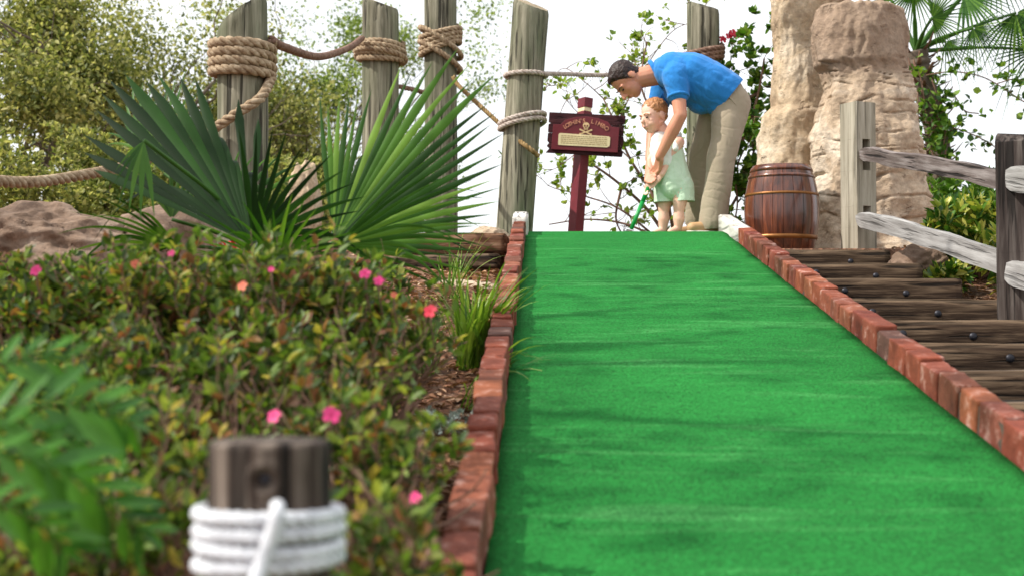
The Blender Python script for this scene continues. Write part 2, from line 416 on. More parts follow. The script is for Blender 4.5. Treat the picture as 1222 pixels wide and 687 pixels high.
# ================================================================ ground and ramp
SL, H0, YC = 0.1818, 0.923, 9.04       # ramp slope, eye height over the ramp, crest
ZC = -H0 + SL * YC
def ramp_z(Y):
    if Y < 0.0: return -H0 + SL * Y * 0.6 if Y > -1.2 else -H0 - 0.13
    return -H0 + SL * min(Y, YC)
def smooth(a, b, x):
    t = max(0.0, min(1.0, (x - a) / (b - a))); return t * t * (3 - 2 * t)
def gz(X, Y):
    u = X - 0.0225 * Y
    r = ramp_z(Y)
    left = r - 0.13 - 0.05 * smooth(4, 8, Y) + 0.05 * fbm((X * 1.3, Y * 1.3, 3), 3)
    left = left + (0.66 - left) * smooth(8.62, 8.75, Y) if Y < YC + 1 else 0.67
    right = r - 0.22 + 0.03 * fbm((X * 2, Y * 2, 7), 3) - 0.10 * smooth(2.4, 4.5, u)
    right = right + (0.585 - right) * smooth(8.62, 8.75, Y) if Y < YC + 1 else 0.585
    mid = r - 0.12
    if u < 0.4: z = left + (mid - left) * smooth(-0.19, -0.10, u)
    else: z = mid + (right - mid) * smooth(1.15, 1.24, u)
    if Y > 10.15:
        z += 0.17 * math.exp(-((Y - 10.75) / 0.38) ** 2) * smooth(0.15, 0.5, X) * (1 - smooth(1.3, 1.7, X)) * (1 + 0.5 * fbm((X * 6, Y * 6, 1), 3))
    if Y > 13: z = z + (-1.5 - z) * smooth(13, 30, Y)
    if abs(X) > 7: z = z + (-1.2 - z) * smooth(7, 16, abs(X)) * (1 - smooth(13, 30, Y))
    return z
def axis(dense, far):
    out = [-x for x in reversed(far)] + dense + far; return sorted(set(out))
xs = sorted(set([round(-3.2 + 0.06 * i, 3) for i in range(112)] + [-600, -200, -80, -40, -24, -16, -12, -9, -7, -5.5, -4.5, -3.8, 3.8, 4.5, 5.5, 7, 9, 12, 16, 24, 40, 80, 200, 600]))
ys = sorted(set([round(-1.4 + 0.07 * i, 3) for i in range(185)] + [-600, -200, -60, -20, -8, -4, -2, 12.2, 13, 14, 15, 16, 18, 20, 23, 26, 30, 40, 80, 200, 700]))
gv = [(x, y, gz(x, y)) for y in ys for x in xs]; nx = len(xs)
gf = [(j * nx + i, j * nx + i + 1, (j + 1) * nx + i + 1, (j + 1) * nx + i) for j in range(len(ys) - 1) for i in range(nx - 1)]
me = bpy.data.meshes.new('ground'); me.from_pydata(gv, [], gf)
g = link('ground', me, M['ground']); g['kind'] = 'structure'

# turf: one sheet, slope then level green on top, with slight unevenness
UL, UR = -0.112, 1.143
mb = MB(); ny = 170; nxr = 26
Ys = [-1.3 + (10.25 + 1.3) * i / ny for i in range(ny + 1)]
rows = []
for Y in Ys:
    for k in range(nxr + 1):
        u = UL + (UR - UL) * k / nxr
        d = max(0.0, 1 - abs(Y - YC) / 0.25)
        z = ramp_z(Y) - 0.006 * d * d + 0.006 * noise.noise(Vector((u * 2.2, Y * 1.6, 0))) * (1 - smooth(8.3, 9.0, Y))
        rows.append((u + 0.0225 * Y, Y, z))
n1 = nxr + 1
fs = [(j * n1 + i, j * n1 + i + 1, (j + 1) * n1 + i + 1, (j + 1) * n1 + i) for j in range(ny) for i in range(nxr)]
top = len(rows)
mb.add(rows, fs)
mb.add([(x, y, z - 0.06) for x, y, z in rows[::nxr]] if False else [], [])
gr = mb.build('path', M['turf']); gr['kind'] = 'structure'
so = gr.modifiers.new('thickness', 'SOLIDIFY'); so.thickness = 0.02; so.offset = -1

# ================================================================ brick kerbs
slope_rot = Euler((math.atan(SL), 0, -0.0225))
def kerb(name, label, u0, u1, y0, y1, seed):
    rg = random.Random(seed); b = MB(); y = y0
    while y < y1 - 0.03:
        L = min(rg.uniform(0.17, 0.205), y1 - y); yc = y + L / 2; uc = (u0 + u1) / 2
        z = ramp_z(yc) + 0.02 + rg.uniform(-0.007, 0.008)
        rot = Euler((math.atan(SL) + rg.uniform(-0.025, 0.025), rg.uniform(-0.05, 0.05), -0.0225 + rg.uniform(-0.05, 0.05)))
        # brick with worn edges: subdivided box
        w, l, h = abs(u1 - u0) + rg.uniform(-0.008, 0.004), L - rg.uniform(.007, .012), 0.13
        bb = bmesh.new(); bmesh.ops.create_cube(bb, size=1.0)
        bmesh.ops.scale(bb, vec=(w, l, h), verts=bb.verts)
        bmesh.ops.bevel(bb, geom=bb.edges[:], offset=rg.uniform(0.004, 0.008), segments=2, affect='EDGES', profile=0.6)
        bmesh.ops.subdivide_edges(bb, edges=[e for e in bb.edges if e.calc_length() > 0.03], cuts=4, use_grid_fill=True)
        ph = rg.uniform(0, 50)
        for v in bb.verts:
            v.co += v.normal * 0.004 * noise.noise(v.co * 26 + Vector((ph, 0, 0)))
        mat = rot.to_matrix(); c = Vector((uc + 0.0225 * yc + rg.uniform(-0.003, 0.003), yc, z))
        bb.verts.index_update()
        b.add([c + mat @ v.co for v in bb.verts], [[v.index for v in f.verts] for f in bb.faces]); bb.free()
        y += L
    o = b.build('brick_kerb', M['brick'], origin=((u0 + u1) / 2, y0, ramp_z(y0)))
    mo = MB(); ua, ub = u0 + 0.007, u1 - 0.007; st = [y0 + (y1 - y0 - .03) * k / 60 for k in range(61)]
    mo.add([(u + 0.0225 * y, y, ramp_z(y) + dz) for y in st for u, dz in ((ua, -.05), (ua, .071), (ub, .071), (ub, -.05))],
           [(4 * i + k, 4 * i + (k + 1) % 4, 4 * i + 4 + (k + 1) % 4, 4 * i + 4 + k) for i in range(60) for k in range(4)] + [(0, 1, 2, 3), (243, 242, 241, 240)])
    mo.build('mortar', M['mortar'], o, smooth=False)
    return tag(o, label, 'kerb', 'brick kerbs along the green ramp')
kerb('brick_kerb', 'row of worn red bricks edging the left side of the green ramp beside the garden', UL - 0.077, UL - 0.001, -0.6, 8.72, 3)
kerb('brick_kerb', 'row of red bricks edging the right side of the green ramp beside the timber steps', UR + 0.001, UR + 0.078, -0.6, 8.36, 8)
def end_cap(u0, u1, y0, y1, label, zt):
    b = MB(); bb = bmesh.new(); bmesh.ops.create_cube(bb, size=1.0)
    bmesh.ops.scale(bb, vec=(u1 - u0, y1 - y0, 0.13), verts=bb.verts)
    bmesh.ops.bevel(bb, geom=bb.edges[:], offset=0.008, segments=2, affect='EDGES')
    bmesh.ops.subdivide_edges(bb, edges=[e for e in bb.edges if e.calc_length() > 0.03], cuts=5, use_grid_fill=True)
    for v in bb.verts: v.co += v.normal * 0.006 * noise.noise(v.co * 14)
    mat = slope_rot.to_matrix(); yc = (y0 + y1) / 2; c = Vector(((u0 + u1) / 2 + 0.0225 * yc, yc, -H0 + SL * yc + zt))
    bb.verts.index_update()
    b.add([c + mat @ v.co for v in bb.verts], [[v.index for v in f.verts] for f in bb.faces]); bb.free()
    t = b.build('wooden_block', M['white_wood'], origin=c)
    tag(t, label, 'block', 'chipped white blocks at the top of the kerbs')
    return t, c, mat
t, c, mat = end_cap(UL - 0.082, UL + 0.012, 8.73, 9.14, 'short chipped white block with nail holes capping the left brick kerb', 0.045)
for dx, dy in ((-0.01, -0.13), (0.02, 0.12), (-0.02, 0.13)):
    nb = MB(); nb.lathe((0, 0, 0), [(0.008, -0.004), (0.008, 0.001), (0.004, 0.003)], 10)
    nb.v = [tuple(c + mat @ (Vector(v) + Vector((dx, dy, 0.066)))) for v in nb.v]
    nb.build('nail', M['bolt'], t)
end_cap(UR - 0.002, UR + 0.088, 8.37, 9.28, 'long chipped white beam end capping the right brick kerb beside the barrel', 0.014)

# ================================================================ timber steps on the right
step_names = ['topmost dark timber step, just below the barrel', 'second timber step from the top, with a pale worn edge',
              'third timber step from the top, with two bolts near its ends', 'fourth timber step from the top, ending beside the variegated shrub',
              'fifth timber step from the top, running out at the foot of the near fence post', 'sixth timber step from the top, wide knotty board below the near fence post',
              'seventh timber step from the top, with two black bolts', 'eighth timber step from the top, dark, at the right picture edge',
              'lowest visible timber step, at the right edge beside the bricks']
sy = [8.64, 7.98, 7.36, 6.66, 6.07, 5.52, 4.98, 4.47, 3.9]
sr = [2.11, 2.13, 2.17, 2.16, 2.5, 2.5, 2.5, 2.5, 2.5]
bolts = [[(1015, 312)], [(974, 325), (1045, 329)], [(1008, 347), (1081, 350)], [(1041, 372), (1119, 374)], [(1077, 398), (1161, 401)], [(1119, 426), (1205, 427)], [(1162, 461)], [(1213, 497)], []]
def plank_mesh(x0, x1, y0, y1, z0, z1, seed, amp=0.004, nxs=26, bev=0.008):
    bb = bmesh.new(); bmesh.ops.create_cube(bb, size=1.0)
    bmesh.ops.scale(bb, vec=(x1 - x0, y1 - y0, z1 - z0), verts=bb.verts)
    bmesh.ops.bevel(bb, geom=bb.edges[:], offset=bev, segments=2, affect='EDGES')
    bmesh.ops.subdivide_edges(bb, edges=[e for e in bb.edges if abs(e.verts[0].co.x - e.verts[1].co.x) > 0.2], cuts=nxs, use_grid_fill=True)
    bmesh.ops.subdivide_edges(bb, edges=[e for e in bb.edges if abs(e.verts[0].co.z - e.verts[1].co.z) > 0.04], cuts=3, use_grid_fill=True)
    c = Vector(((x0 + x1) / 2, (y0 + y1) / 2, (z0 + z1) / 2))
    for v in bb.verts:
        p = v.co
        v.co += v.normal * amp * (noise.noise(Vector((p.x * 2.5 + seed, p.y * 20, p.z * 34))) + 0.6 * noise.noise(Vector((p.x * 9, p.y * 30, p.z * 70 + seed))))
        v.co.z += 0.5 * amp * noise.noise(Vector((p.x * 4 + seed, 0, 0)))
    bb.verts.index_update()
    b = MB(); b.add([c + v.co for v in bb.verts], [[v.index for v in f.verts] for f in bb.faces]); bb.free()
    return b
for i, (Y, ur) in enumerate(zip(sy, sr)):
    z = -1.0 + SL * Y; nz = -1.0 + SL * (sy[i + 1] if i < 8 else Y - .55)
    nxt = sy[i - 1] if i else Y + 0.62
    x0 = 1.226 + 0.0225 * Y; x1 = ur + 0.0225 * Y
    t = thing('timber_step', step_names[i], 'step', ((x0 + x1) / 2, Y, nz), 'dark timber steps beside the ramp')
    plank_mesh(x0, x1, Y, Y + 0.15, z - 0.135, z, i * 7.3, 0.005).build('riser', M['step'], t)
    plank_mesh(x0 + .004, x1 + (0.0 if i % 2 else .02), Y + 0.153, nxt - 0.003, z - 0.05, z - 0.006, i * 3.1, 0.003).build('tread', M['step_tread_shade'], t)
    for bx, by in bolts[i]:
        p = P(bx, by, Y); p.y = Y - 0.003; p.z = max(p.z, z - 0.1)
        bb = MB(); bb.lathe((0, 0, 0), [(0.017, 0), (0.017, 0.003), (0.012, 0.006), (0.010, 0.008), (0.005, 0.009)], 16)
        bb.v = [(p.x + v[0], p.y - v[2], p.z + v[1]) for v in bb.v]
        bb.build('bolt', M['bolt'], t)
# landing board by the barrel
# ================================================================ weathered round posts
def post(name, label, cx_top, cx_bot, y_bot_px, Y, wpx, top_px, slant, seed, zbase=None, tilt_y=0.0, slant_dir=(1, 0), group='weathered round posts with ropes'):
    """slant: height drop across the top in metres (positive: left side lower)"""
    r = wpx / F * Y / 2
    pt = P(cx_top, top_px, Y); pb = P(cx_bot, y_bot_px, Y)
    zb = zbase if zbase is not None else gz(pb.x, Y) - 0.05
    # extend the axis down to the base
    ax = (pt - pb); ax = ax / ax.z
    base = pb + ax * (zb - pb.z)
    Ht = pt.z - zb
    t = thing('wooden_post', label, 'post', base, group)
    b = MB(); sides = 40; nz = 60; vs = []
    rg = random.Random(seed)
    for j in range(nz + 1):
        for k in range(sides):
            a = 2 * PI * k / sides; rr = r * (1 + 0.02 * noise.noise(Vector((math.cos(a) * 1.5, math.sin(a) * 1.5, j * 0.08 + seed))))
            g_ = noise.noise(Vector((math.cos(a) * 9, math.sin(a) * 9, j * 0.05 + seed * 3)))
            rr += r * 0.022 * g_ - (r * 0.06 if g_ < -0.42 else 0)
            dx, dy = math.cos(a) * rr, math.sin(a) * rr
            s = (dx * slant_dir[0] + dy * slant_dir[1]) / r
            zt = Ht + slant * (s - 1) / 2 + 0.006 * noise.noise(Vector((a * 3, seed, 0)))
            z = zt * j / nz
            if j == nz: dx *= 0.94; dy *= 0.94; z += 0.003
            vs.append(base + ax * z + Vector((dx, dy, 0)))
    fs = []
    for j in range(nz):
        for k in range(sides):
            a = j * sides + k; b2 = j * sides + (k + 1) % sides
            fs.append((a, b2, b2 + sides, a + sides))
    b.add(vs, fs); b.build('shaft', M['post'], t)
    b = MB(); ring = vs[-sides:]; c = sum((Vector(v) for v in ring), Vector()) / sides
    rings = [[c + (Vector(v) - c) * q + Vector((0, 0, 0.004 * (1 - q))) for v in ring] for q in (1.0, 0.66, 0.33)]
    allv = [v for rg_ in rings for v in rg_] + [c + Vector((0, 0, 0.003))]
    fs = [(i * sides + k, i * sides + (k + 1) % sides, (i + 1) * sides + (k + 1) % sides, (i + 1) * sides + k) for i in range(2) for k in range(sides)]
    fs += [(2 * sides + k, 2 * sides + (k + 1) % sides, 3 * sides) for k in range(sides)]
    b.add(allv, fs); b.build('cut_top', M['post_top'], t)
    def at(ypx):  # axis point at a photo height
        z = P(cx_top, ypx, Y).z; return base + ax * (z - zb)
    return r, at
r1, at1 = post('wooden_post', 'thick weathered post with slanting cut top wrapped in four turns of rope', 289, 290, 250, 6.8, 60, -3, 0.165, 1)
r2, at2 = post('wooden_post', 'shorter round-topped weathered post behind the right fan palm leaf', 454, 454, 275, 10.1, 44, 13, -0.10, 2, slant_dir=(0.9, -0.45))
r3, at3 = post('wooden_post', 'tall upright weathered post reaching past the top of the picture', 525, 527, 275, 10.6, 39, -60, -0.08, 3)
r4, at4 = post('wooden_post', 'leaning weathered post with diagonal cut top nearest the left end of the green', 633, 614, 272, 9.9, 44, 16, -0.12, 4, slant_dir=(0.75, -0.66))
r5, at5 = post('wooden_post', 'weathered post standing behind the bending man', 839, 839, 275, 11.3, 39, 14, -0.09, 5, slant_dir=(0.8, -0.6))

# ================================================================ ropes
def coil(at, r, y0, y1, turns, rr, tilt=0.0, messy=0.0, seed=0, a0=0.0, a1=0.0):
    """turns of rope round a post between two photo heights"""
    pts = []; n = int(turns * 28) + 1; rg = random.Random(seed)
    for i in range(n):
        f = i / (n - 1); a = a0 + f * (turns * 2 * PI) ; c = at(y0 + (y1 - y0) * f)
        k = a / (2 * PI)
        rad = r + rr * (0.95 + messy * 0.6 * abs(math.sin(k * 2.3 + seed)))
        dz = tilt * math.cos(a - a1) * r + messy * rr * 1.4 * math.sin(a * 0.9 + seed * 2 + k)
        pts.append(c + Vector((math.cos(a) * rad, math.sin(a) * rad, dz)))
    return pts
ROPE = 'ropes strung between the round posts'
def rope(name, label, mat, rr, paths):
    b = MB()
    for p in paths: rope_into(b, p, rr)
    o = b.build(name, M[mat], origin=paths[0][0]); tag(o, label, 'rope', ROPE); return o
R1 = 0.0245
c1 = coil(at1, r1, 49, 92, 4.0, R1, a0=0, seed=1)
right_span = catmull([c1[0] + Vector((0, -0.02, 0)), P(340, 57, 7.3), P(380, 68, 8.3), P(415, 58, 9.3), P(432, 46, 9.92)], 16)
end = c1[-1]
left_span = catmull([end, P(312, 116, 6.62), P(288, 132, 6.60), P(264, 148, 6.64), P(225, 172, 6.7), P(160, 196, 6.5), P(100, 209, 6.2), P(30, 218, 5.8), P(-60, 210, 5.3)], 14)
rope('rope', 'thick tan rope coiled four times round the slant-topped post, sagging away on both sides', 'rope', R1, [c1, left_span])
rope('rope', 'brown rope sagging between the thick coiled post and the round-topped post', 'rope_dark', 0.022, [right_span])
rope('rope', 'bunched tan rope wound round the shorter round-topped post', 'rope', 0.021,
     [coil(at2, r2, 52, 74, 4.2, 0.021, 0.15, 0.9, 2), coil(at2, r2 + 0.02, 56, 72, 2.4, 0.020, -0.25, 0.8, 7, 1.0)])
rope('rope', 'loosely bunched tan rope wound round the tall upright post', 'rope', 0.021,
     [coil(at3, r3, 36, 60, 4.0, 0.021, 0.35, 0.6, 3, 0.4), coil(at3, r3 + 0.01, 44, 78, 2.0, 0.020, -0.55, 0.4, 5, 2.4)])
rope('rope', 'short brown rope end between the round-topped post and the tall post', 'rope_dark', 0.018,
     [catmull([P(472, 103, 10.15), P(482, 105, 10.2), P(496, 108, 10.3), P(510, 112, 10.45)], 10)])
rope('rope', 'thin olive rope slanting down from the tall post to the leaning post', 'rope_olive', 0.017,
     [catmull([P(541, 92, 10.42), P(548, 103, 10.35), P(580, 133, 10.1), P(612, 162, 9.85), P(630, 176, 9.72), P(643, 187, 9.74)], 12)])
rope('rope', 'pale rope looped once round the leaning post and running level behind the man', 'rope_pale', 0.017,
     [coil(at4, r4, 90, 91, 1.02, 0.017, 0.0, 0, 1, -0.1), catmull([at4(90) + Vector((r4, -0.05, 0)), P(680, 89, 10.1), P(720, 90, 10.4), P(780, 86, 10.9), P(822, 74, 11.15)], 12)])
rope('rope', 'two loose pale rope turns round the lower part of the leaning post', 'rope_pale', 0.017,
     [coil(at4, r4 + 0.012, 138, 152, 2.1, 0.017, 0.22, 0.5, 4, 0.6)])
rope('rope', 'brown rope bunch on the post behind the man, above his back', 'rope_dark', 0.022,
     [coil(at5, r5, 58, 76, 3.2, 0.022, 0.3, 0.5, 6)])

# ================================================================ front post with white rope
Yf = 1.72
wf = 0.146
pf = P(322, 530, Yf); zb = gz(pf.x, Yf) - 0.06
t = thing('wooden_post', 'low dark weathered post with a bolt hole, in the near left corner', 'post', (pf.x, Yf, zb))
b = MB(); vs = []; sides = 120; nz = 220; Ht = pf.z - zb
for j in range(nz + 3):
    zz = min(j, nz) / nz * Ht
    sc_ = 1.0 if j <= nz else (0.97 if j == nz + 1 else 0.90)
    zz += 0 if j <= nz else (0.004 if j == nz + 1 else 0.006)
    for k in range(sides):
        a = 2 * PI * k / sides
        rr = wf / 2 * sc_ * (1 + 0.02 * noise.noise(Vector((math.cos(a) * 3, math.sin(a) * 3, j * 0.014))) + 0.015 * noise.noise(Vector((math.cos(a) * 12, math.sin(a) * 12, j * 0.006))))
        # hollow round the bolt hole
        px_, pz_ = math.cos(a) * rr, zz - (Ht - 0.036)
        if math.sin(a) < 0:
            d = math.hypot(px_ - 0.006, pz_); rr *= 1 - 0.20 * math.exp(-(d / 0.011) ** 4) + 0.05 * math.exp(-((d - 0.017) / 0.005) ** 2)
        vs.append(Vector((pf.x + math.cos(a) * rr, Yf + math.sin(a) * rr, zb + zz)))
fs = [(j * sides + k, j * sides + (k + 1) % sides, (j + 1) * sides + (k + 1) % sides, (j + 1) * sides + k) for j in range(nz + 2) for k in range(sides)]
fs.append(tuple(range((nz + 2) * sides, (nz + 3) * sides)))
b.add(vs, fs); b.build('shaft', M['front_post'], t)
kn = []
for k in range(25):
    a_ = 2 * PI * k / 24; kx, kz = 0.0175 * math.cos(a_), 0.0200 * math.sin(a_)
    kn.append(Vector((pf.x + 0.006 + kx, Yf - math.sqrt(max(0.001, (wf / 2) ** 2 - (0.006 + kx) ** 2)) + .0015, pf.z - 0.036 + kz)))
b = MB(); b.tube(kn, [0.0032 + 0.0028 * noise.noise(Vector((k * .8, 0, 0))) for k in range(25)], 8, flat=1.0); b.build('knot_rim', M['post_top'], t)
b = MB(); b.lathe((0, 0, 0), [(0.0065, 0), (0.0065, 0.005), (0.003, 0.006)], 12)
b.v = [(pf.x + 0.006 + v[0], Yf - wf / 2 + 0.012 - v[2], pf.z - 0.036 + v[1]) for v in b.v]
b.build('bolt', M['bolt'], t)
def atf(y): return Vector((pf.x, Yf, P(322, y, Yf).z))
rw = 0.0098
cw = []
for i in range(4):
    y = 611 + i * 18.6
    cw.append(coil(atf, wf / 2, y, y + 0.5, 1.02, rw, 0.035 if i % 2 else -0.03, 0.12, i + 1, PI / 2 + 0.1))
yv = Yf - wf / 2 - 0.024
tail = catmull([P(331, 603, yv + 0.012), P(331, 612, yv - 0.002), P(326, 632, yv - 0.004), P(318, 655, yv - 0.006), P(309, 682, yv - 0.012), P(296, 715, yv - 0.03), P(280, 760, yv - 0.05)], 10)
b = MB()
for p in cw: rope_into(b, p, rw, pitch=0.045, sides=8)
b2 = MB(); b2.tube(resample(tail, 0.006), 0.0088, 12)
o = b.build('rope', M['rope_white'], origin=cw[0][0]); tag(o, 'white rope bound four times round the low post in the near left corner', 'rope')
b2.build('rope_tail', M['rope_white'], o)

# ================================================================ retaining timbers at upper left
def timber(label, pa, pb, Ya, Yb, th, dep, seed, mat='timber'):
    a = P(*pa, Ya); b_ = P(*pb, Yb); L = (b_ - a).length; ang = math.atan2(b_.y - a.y, b_.x - a.x); tz = math.asin((b_.z - a.z) / L)
    m = plank_mesh(-L / 2, L / 2, -dep / 2, dep / 2, -th / 2, th / 2, seed, 0.008, 40, 0.012)
    mt = Matrix.Rotation(ang, 3, 'Z') @ Matrix.Rotation(-tz, 3, 'Y'); c = (a + b_) / 2
    o = m.build('retaining_timber', M[mat])
    o.data.transform(mt.to_4x4()); o.location = c
    return tag(o, label, 'timber', 'retaining timbers left of the kerb')
timber('upper brown retaining timber below the leaning post, against the left kerb', (400, 292), (606, 293), 8.8, 8.66, 0.135, 0.16, 2)
timber('lower dark split retaining timber under the brown one', (400, 317), (598, 313), 8.7, 8.55, 0.10, 0.14, 9, 'step')

# ================================================================ rocks
def blob_rock(name, label, c, size, seed, mat, amp=0.25, sub=5, strat=0.0, group=None, cat='boulder'):
    bb = bmesh.new(); bmesh.ops.create_icosphere(bb, subdivisions=sub, radius=1.0)
    for v in bb.verts:
        p = v.co.copy(); n = fbm(p * 1.1 + Vector((seed, 0, 0)), 3); n2 = fbm(p * 4 + Vector((0, seed, 0)), 4)
        d = 1 + amp * n + amp * 0.3 * n2
        v.co = Vector((p.x * size[0], p.y * size[1], p.z * size[2])) * d
        if strat: v.co += p * strat * (0.5 + 0.5 * noise.noise(Vector((p.x, p.y * 2, p.z * 9 + seed)))) * size[0] * 0.2
    bb.verts.index_update(); b = MB(); c = Vector(c)
    b.add([c + v.co for v in bb.verts], [[v.index for v in f.verts] for f in bb.faces]); bb.free()
    o = b.build(name, M[mat], origin=(c.x, c.y, c.z - size[2])); return tag(o, label, cat, group)
blob_rock('boulder', 'large brown-grey boulder at the left edge below the sagging rope', P(45, 292, 7.7) + Vector((0, 0.1, -0.05)), (0.52, 0.42, 0.27), 3.3, 'rock_grey', 0.30, 6, 0.3)
blob_rock('boulder', 'brown boulder behind the base of the dark palm leaf', P(190, 300, 7.9), (0.34, 0.3, 0.22), 8.3, 'rock_grey', 0.28, 5, 0.3)
blob_rock('boulder', 'pale block of stone glimpsed between the two fan palm leaves', P(362, 222, 9.9) + Vector((0, 0, -0.14)), (0.12, 0.14, 0.28), 5.1, 'rock_tan', 0.25, 5, 0.3)
blob_rock('boulder', 'pale sloping stone under the retaining timbers', P(540, 347, 7.9) + Vector((0, 0, -0.035)), (0.40, 0.22, 0.10), 1.7, 'rock_layered', 0.22, 5)
blob_rock('boulder', 'low pale stone at the foot of the leaning post', P(585, 279, 9.45) + Vector((0, 0, -0.02)), (0.13, 0.14, 0.065), 6.2, 'rock_layered', 0.2, 5)
blob_rock('boulder', 'dark rough rock at the right end of the topmost step', P(1092, 318, 8.3) + Vector((0.02, 0, -0.0)), (0.17, 0.2, 0.12), 4.4, 'rock_grey', 0.25, 5)
blob_rock('boulder', 'low brown stone beside the tall upright post', P(480, 262, 10.3) + Vector((0, 0, -0.02)), (0.15, 0.16, 0.10), 2.4, 'rock_grey', 0.25, 5)
blob_rock('boulder', 'small grey stone lying in the shrubs at left', P(205, 525, 3.4) + Vector((0, 0, -0.05)), (0.08, 0.07, 0.05), 9.4, 'rock_layered', 0.25, 4)

def rock_column(name, label, prof, Y, mat, seed, zb, depth=0.95, ridges=()):
    """prof: list of (y_px, left_px, right_px) from the top down"""
    prof = sorted(prof); sides = 150; nz = 240
    y0, y1 = prof[0][0], prof[-1][0]
    def at(y):
        for (a, l0, r0), (b_, l1, r1_) in zip(prof, prof[1:]):
            if y <= b_:
                f = (y - a) / (b_ - a); f = f * f * (3 - 2 * f); return l0 + (l1 - l0) * f, r0 + (r1_ - r0) * f
        return prof[-1][1:]
    vs = []; cap = 12
    for j in range(nz + 1 + cap):
        jj = min(j, nz); y = y1 + (y0 - y1) * jj / nz
        l, r_ = at(y); pl, pr = P(l, y, Y), P(r_, y, Y); cx = (pl.x + pr.x) / 2; rad = (pr.x - pl.x) / 2; z = pl.z
        q = 1.0
        if j > nz:
            f = (j - nz) / cap; q = math.cos(f * PI / 2 * 0.995) ** 0.38; z += 0.05 * math.sin(f * PI / 2)
        for k in range(sides):
            a = 2 * PI * k / sides; ca, sa = math.cos(a), math.sin(a)
            p = Vector((ca * 1.1, sa * 1.1, z * 1.5 + seed))
            n = 0.15 * fbm(p, 3) + 0.08 * fbm(p * 2.7, 4) + 0.03 * fbm(p * 9, 4) - 0.06 * max(0, noise.noise(p * 3.7) - .28)
            # wrinkled beds: wavy horizontal grooves inside given height bands
            w = 0.0
            zw = z + 0.11 * noise.noise(Vector((ca * 1.5, sa * 1.5, z * 1.2 + seed)))
            for (ya, yb, dens, dep) in ridges:
                za, zb_ = P(0, yb, Y).z, P(0, ya, Y).z
                m = smooth(za - 0.03, za + 0.03, z) * (1 - smooth(zb_ - 0.03, zb_ + 0.03, z))
                if m > 0:
                    s = (zw + 0.05 * noise.noise(Vector((seed, 0, z * 6)))) * dens; g_ = abs((s % 1.0) - 0.5) * 2
                    w -= m * dep * max(0.0, 1 - (1 - g_) * 4.5) * max(0.0, 0.15 + 1.5 * noise.noise(Vector((ca * 1.9, sa * 1.9, math.floor(s) * 1.7 + 3))))
            rr = rad * (1 + n) + w
            # squarish section
            sq = 1 + 0.10 * abs(math.cos(2 * a)) * 0 + 0.09 * (1 - abs(math.cos(2 * a)))
            vs.append(Vector((cx + ca * rr * sq * q, Y + sa * rr * sq * depth * q, z + (0.02 * fbm(p * 4, 3) if j >= nz else 0))))
    # foot down to the ground
    foot = [Vector((v.x, v.y, zb)) for v in vs[:sides]]
    vs = foot + vs; rows_ = nz + 2 + cap
    fs = [(j * sides + k, j * sides + (k + 1) % sides, (j + 1) * sides + (k + 1) % sides, (j + 1) * sides + k) for j in range(rows_ - 1) for k in range(sides)]
    fs.append(tuple(range((rows_ - 1) * sides, rows_ * sides)))
    b = MB(); b.add(vs, fs)
    cx = (P(prof[-1][1], y1, Y).x + P(prof[-1][2], y1, Y).x) / 2
    o = b.build(name, M[mat], origin=(cx, Y, zb)); return tag(o, label, 'rock', 'tall rock pillars behind the barrel')
rock_column('rock_pillar', 'taller warm tan rock pillar directly behind the barrel', [(-70, 922, 1020), (-10, 916, 1012), (22, 920, 1002), (45, 924, 992), (58, 926, 985), (100, 922, 990), (128, 918, 992), (142, 906, 996), (200, 903, 1000), (300, 900, 1010)], 10.6, 'rock_tan', 4.0, 0.5, 0.9,
            ridges=((34, 56, 12, 0.05), (130, 148, 9, 0.04)))
rock_column('rock_pillar', 'nearer rock pillar with dark flat head and wrinkled grey beds, behind the fence post', [(16, 978, 1074), (40, 974, 1078), (76, 975, 1078), (86, 984, 1080), (100, 985, 1084), (140, 976, 1090), (165, 972, 1096), (200, 972, 1100), (250, 970, 1108), (312, 966, 1116)], 10.0, 'rock_layered', 9.0, 0.5, 0.9,
            ridges=((76, 104, 18, 0.05), (104, 185, 9, 0.055), (185, 300, 7, 0.04)))

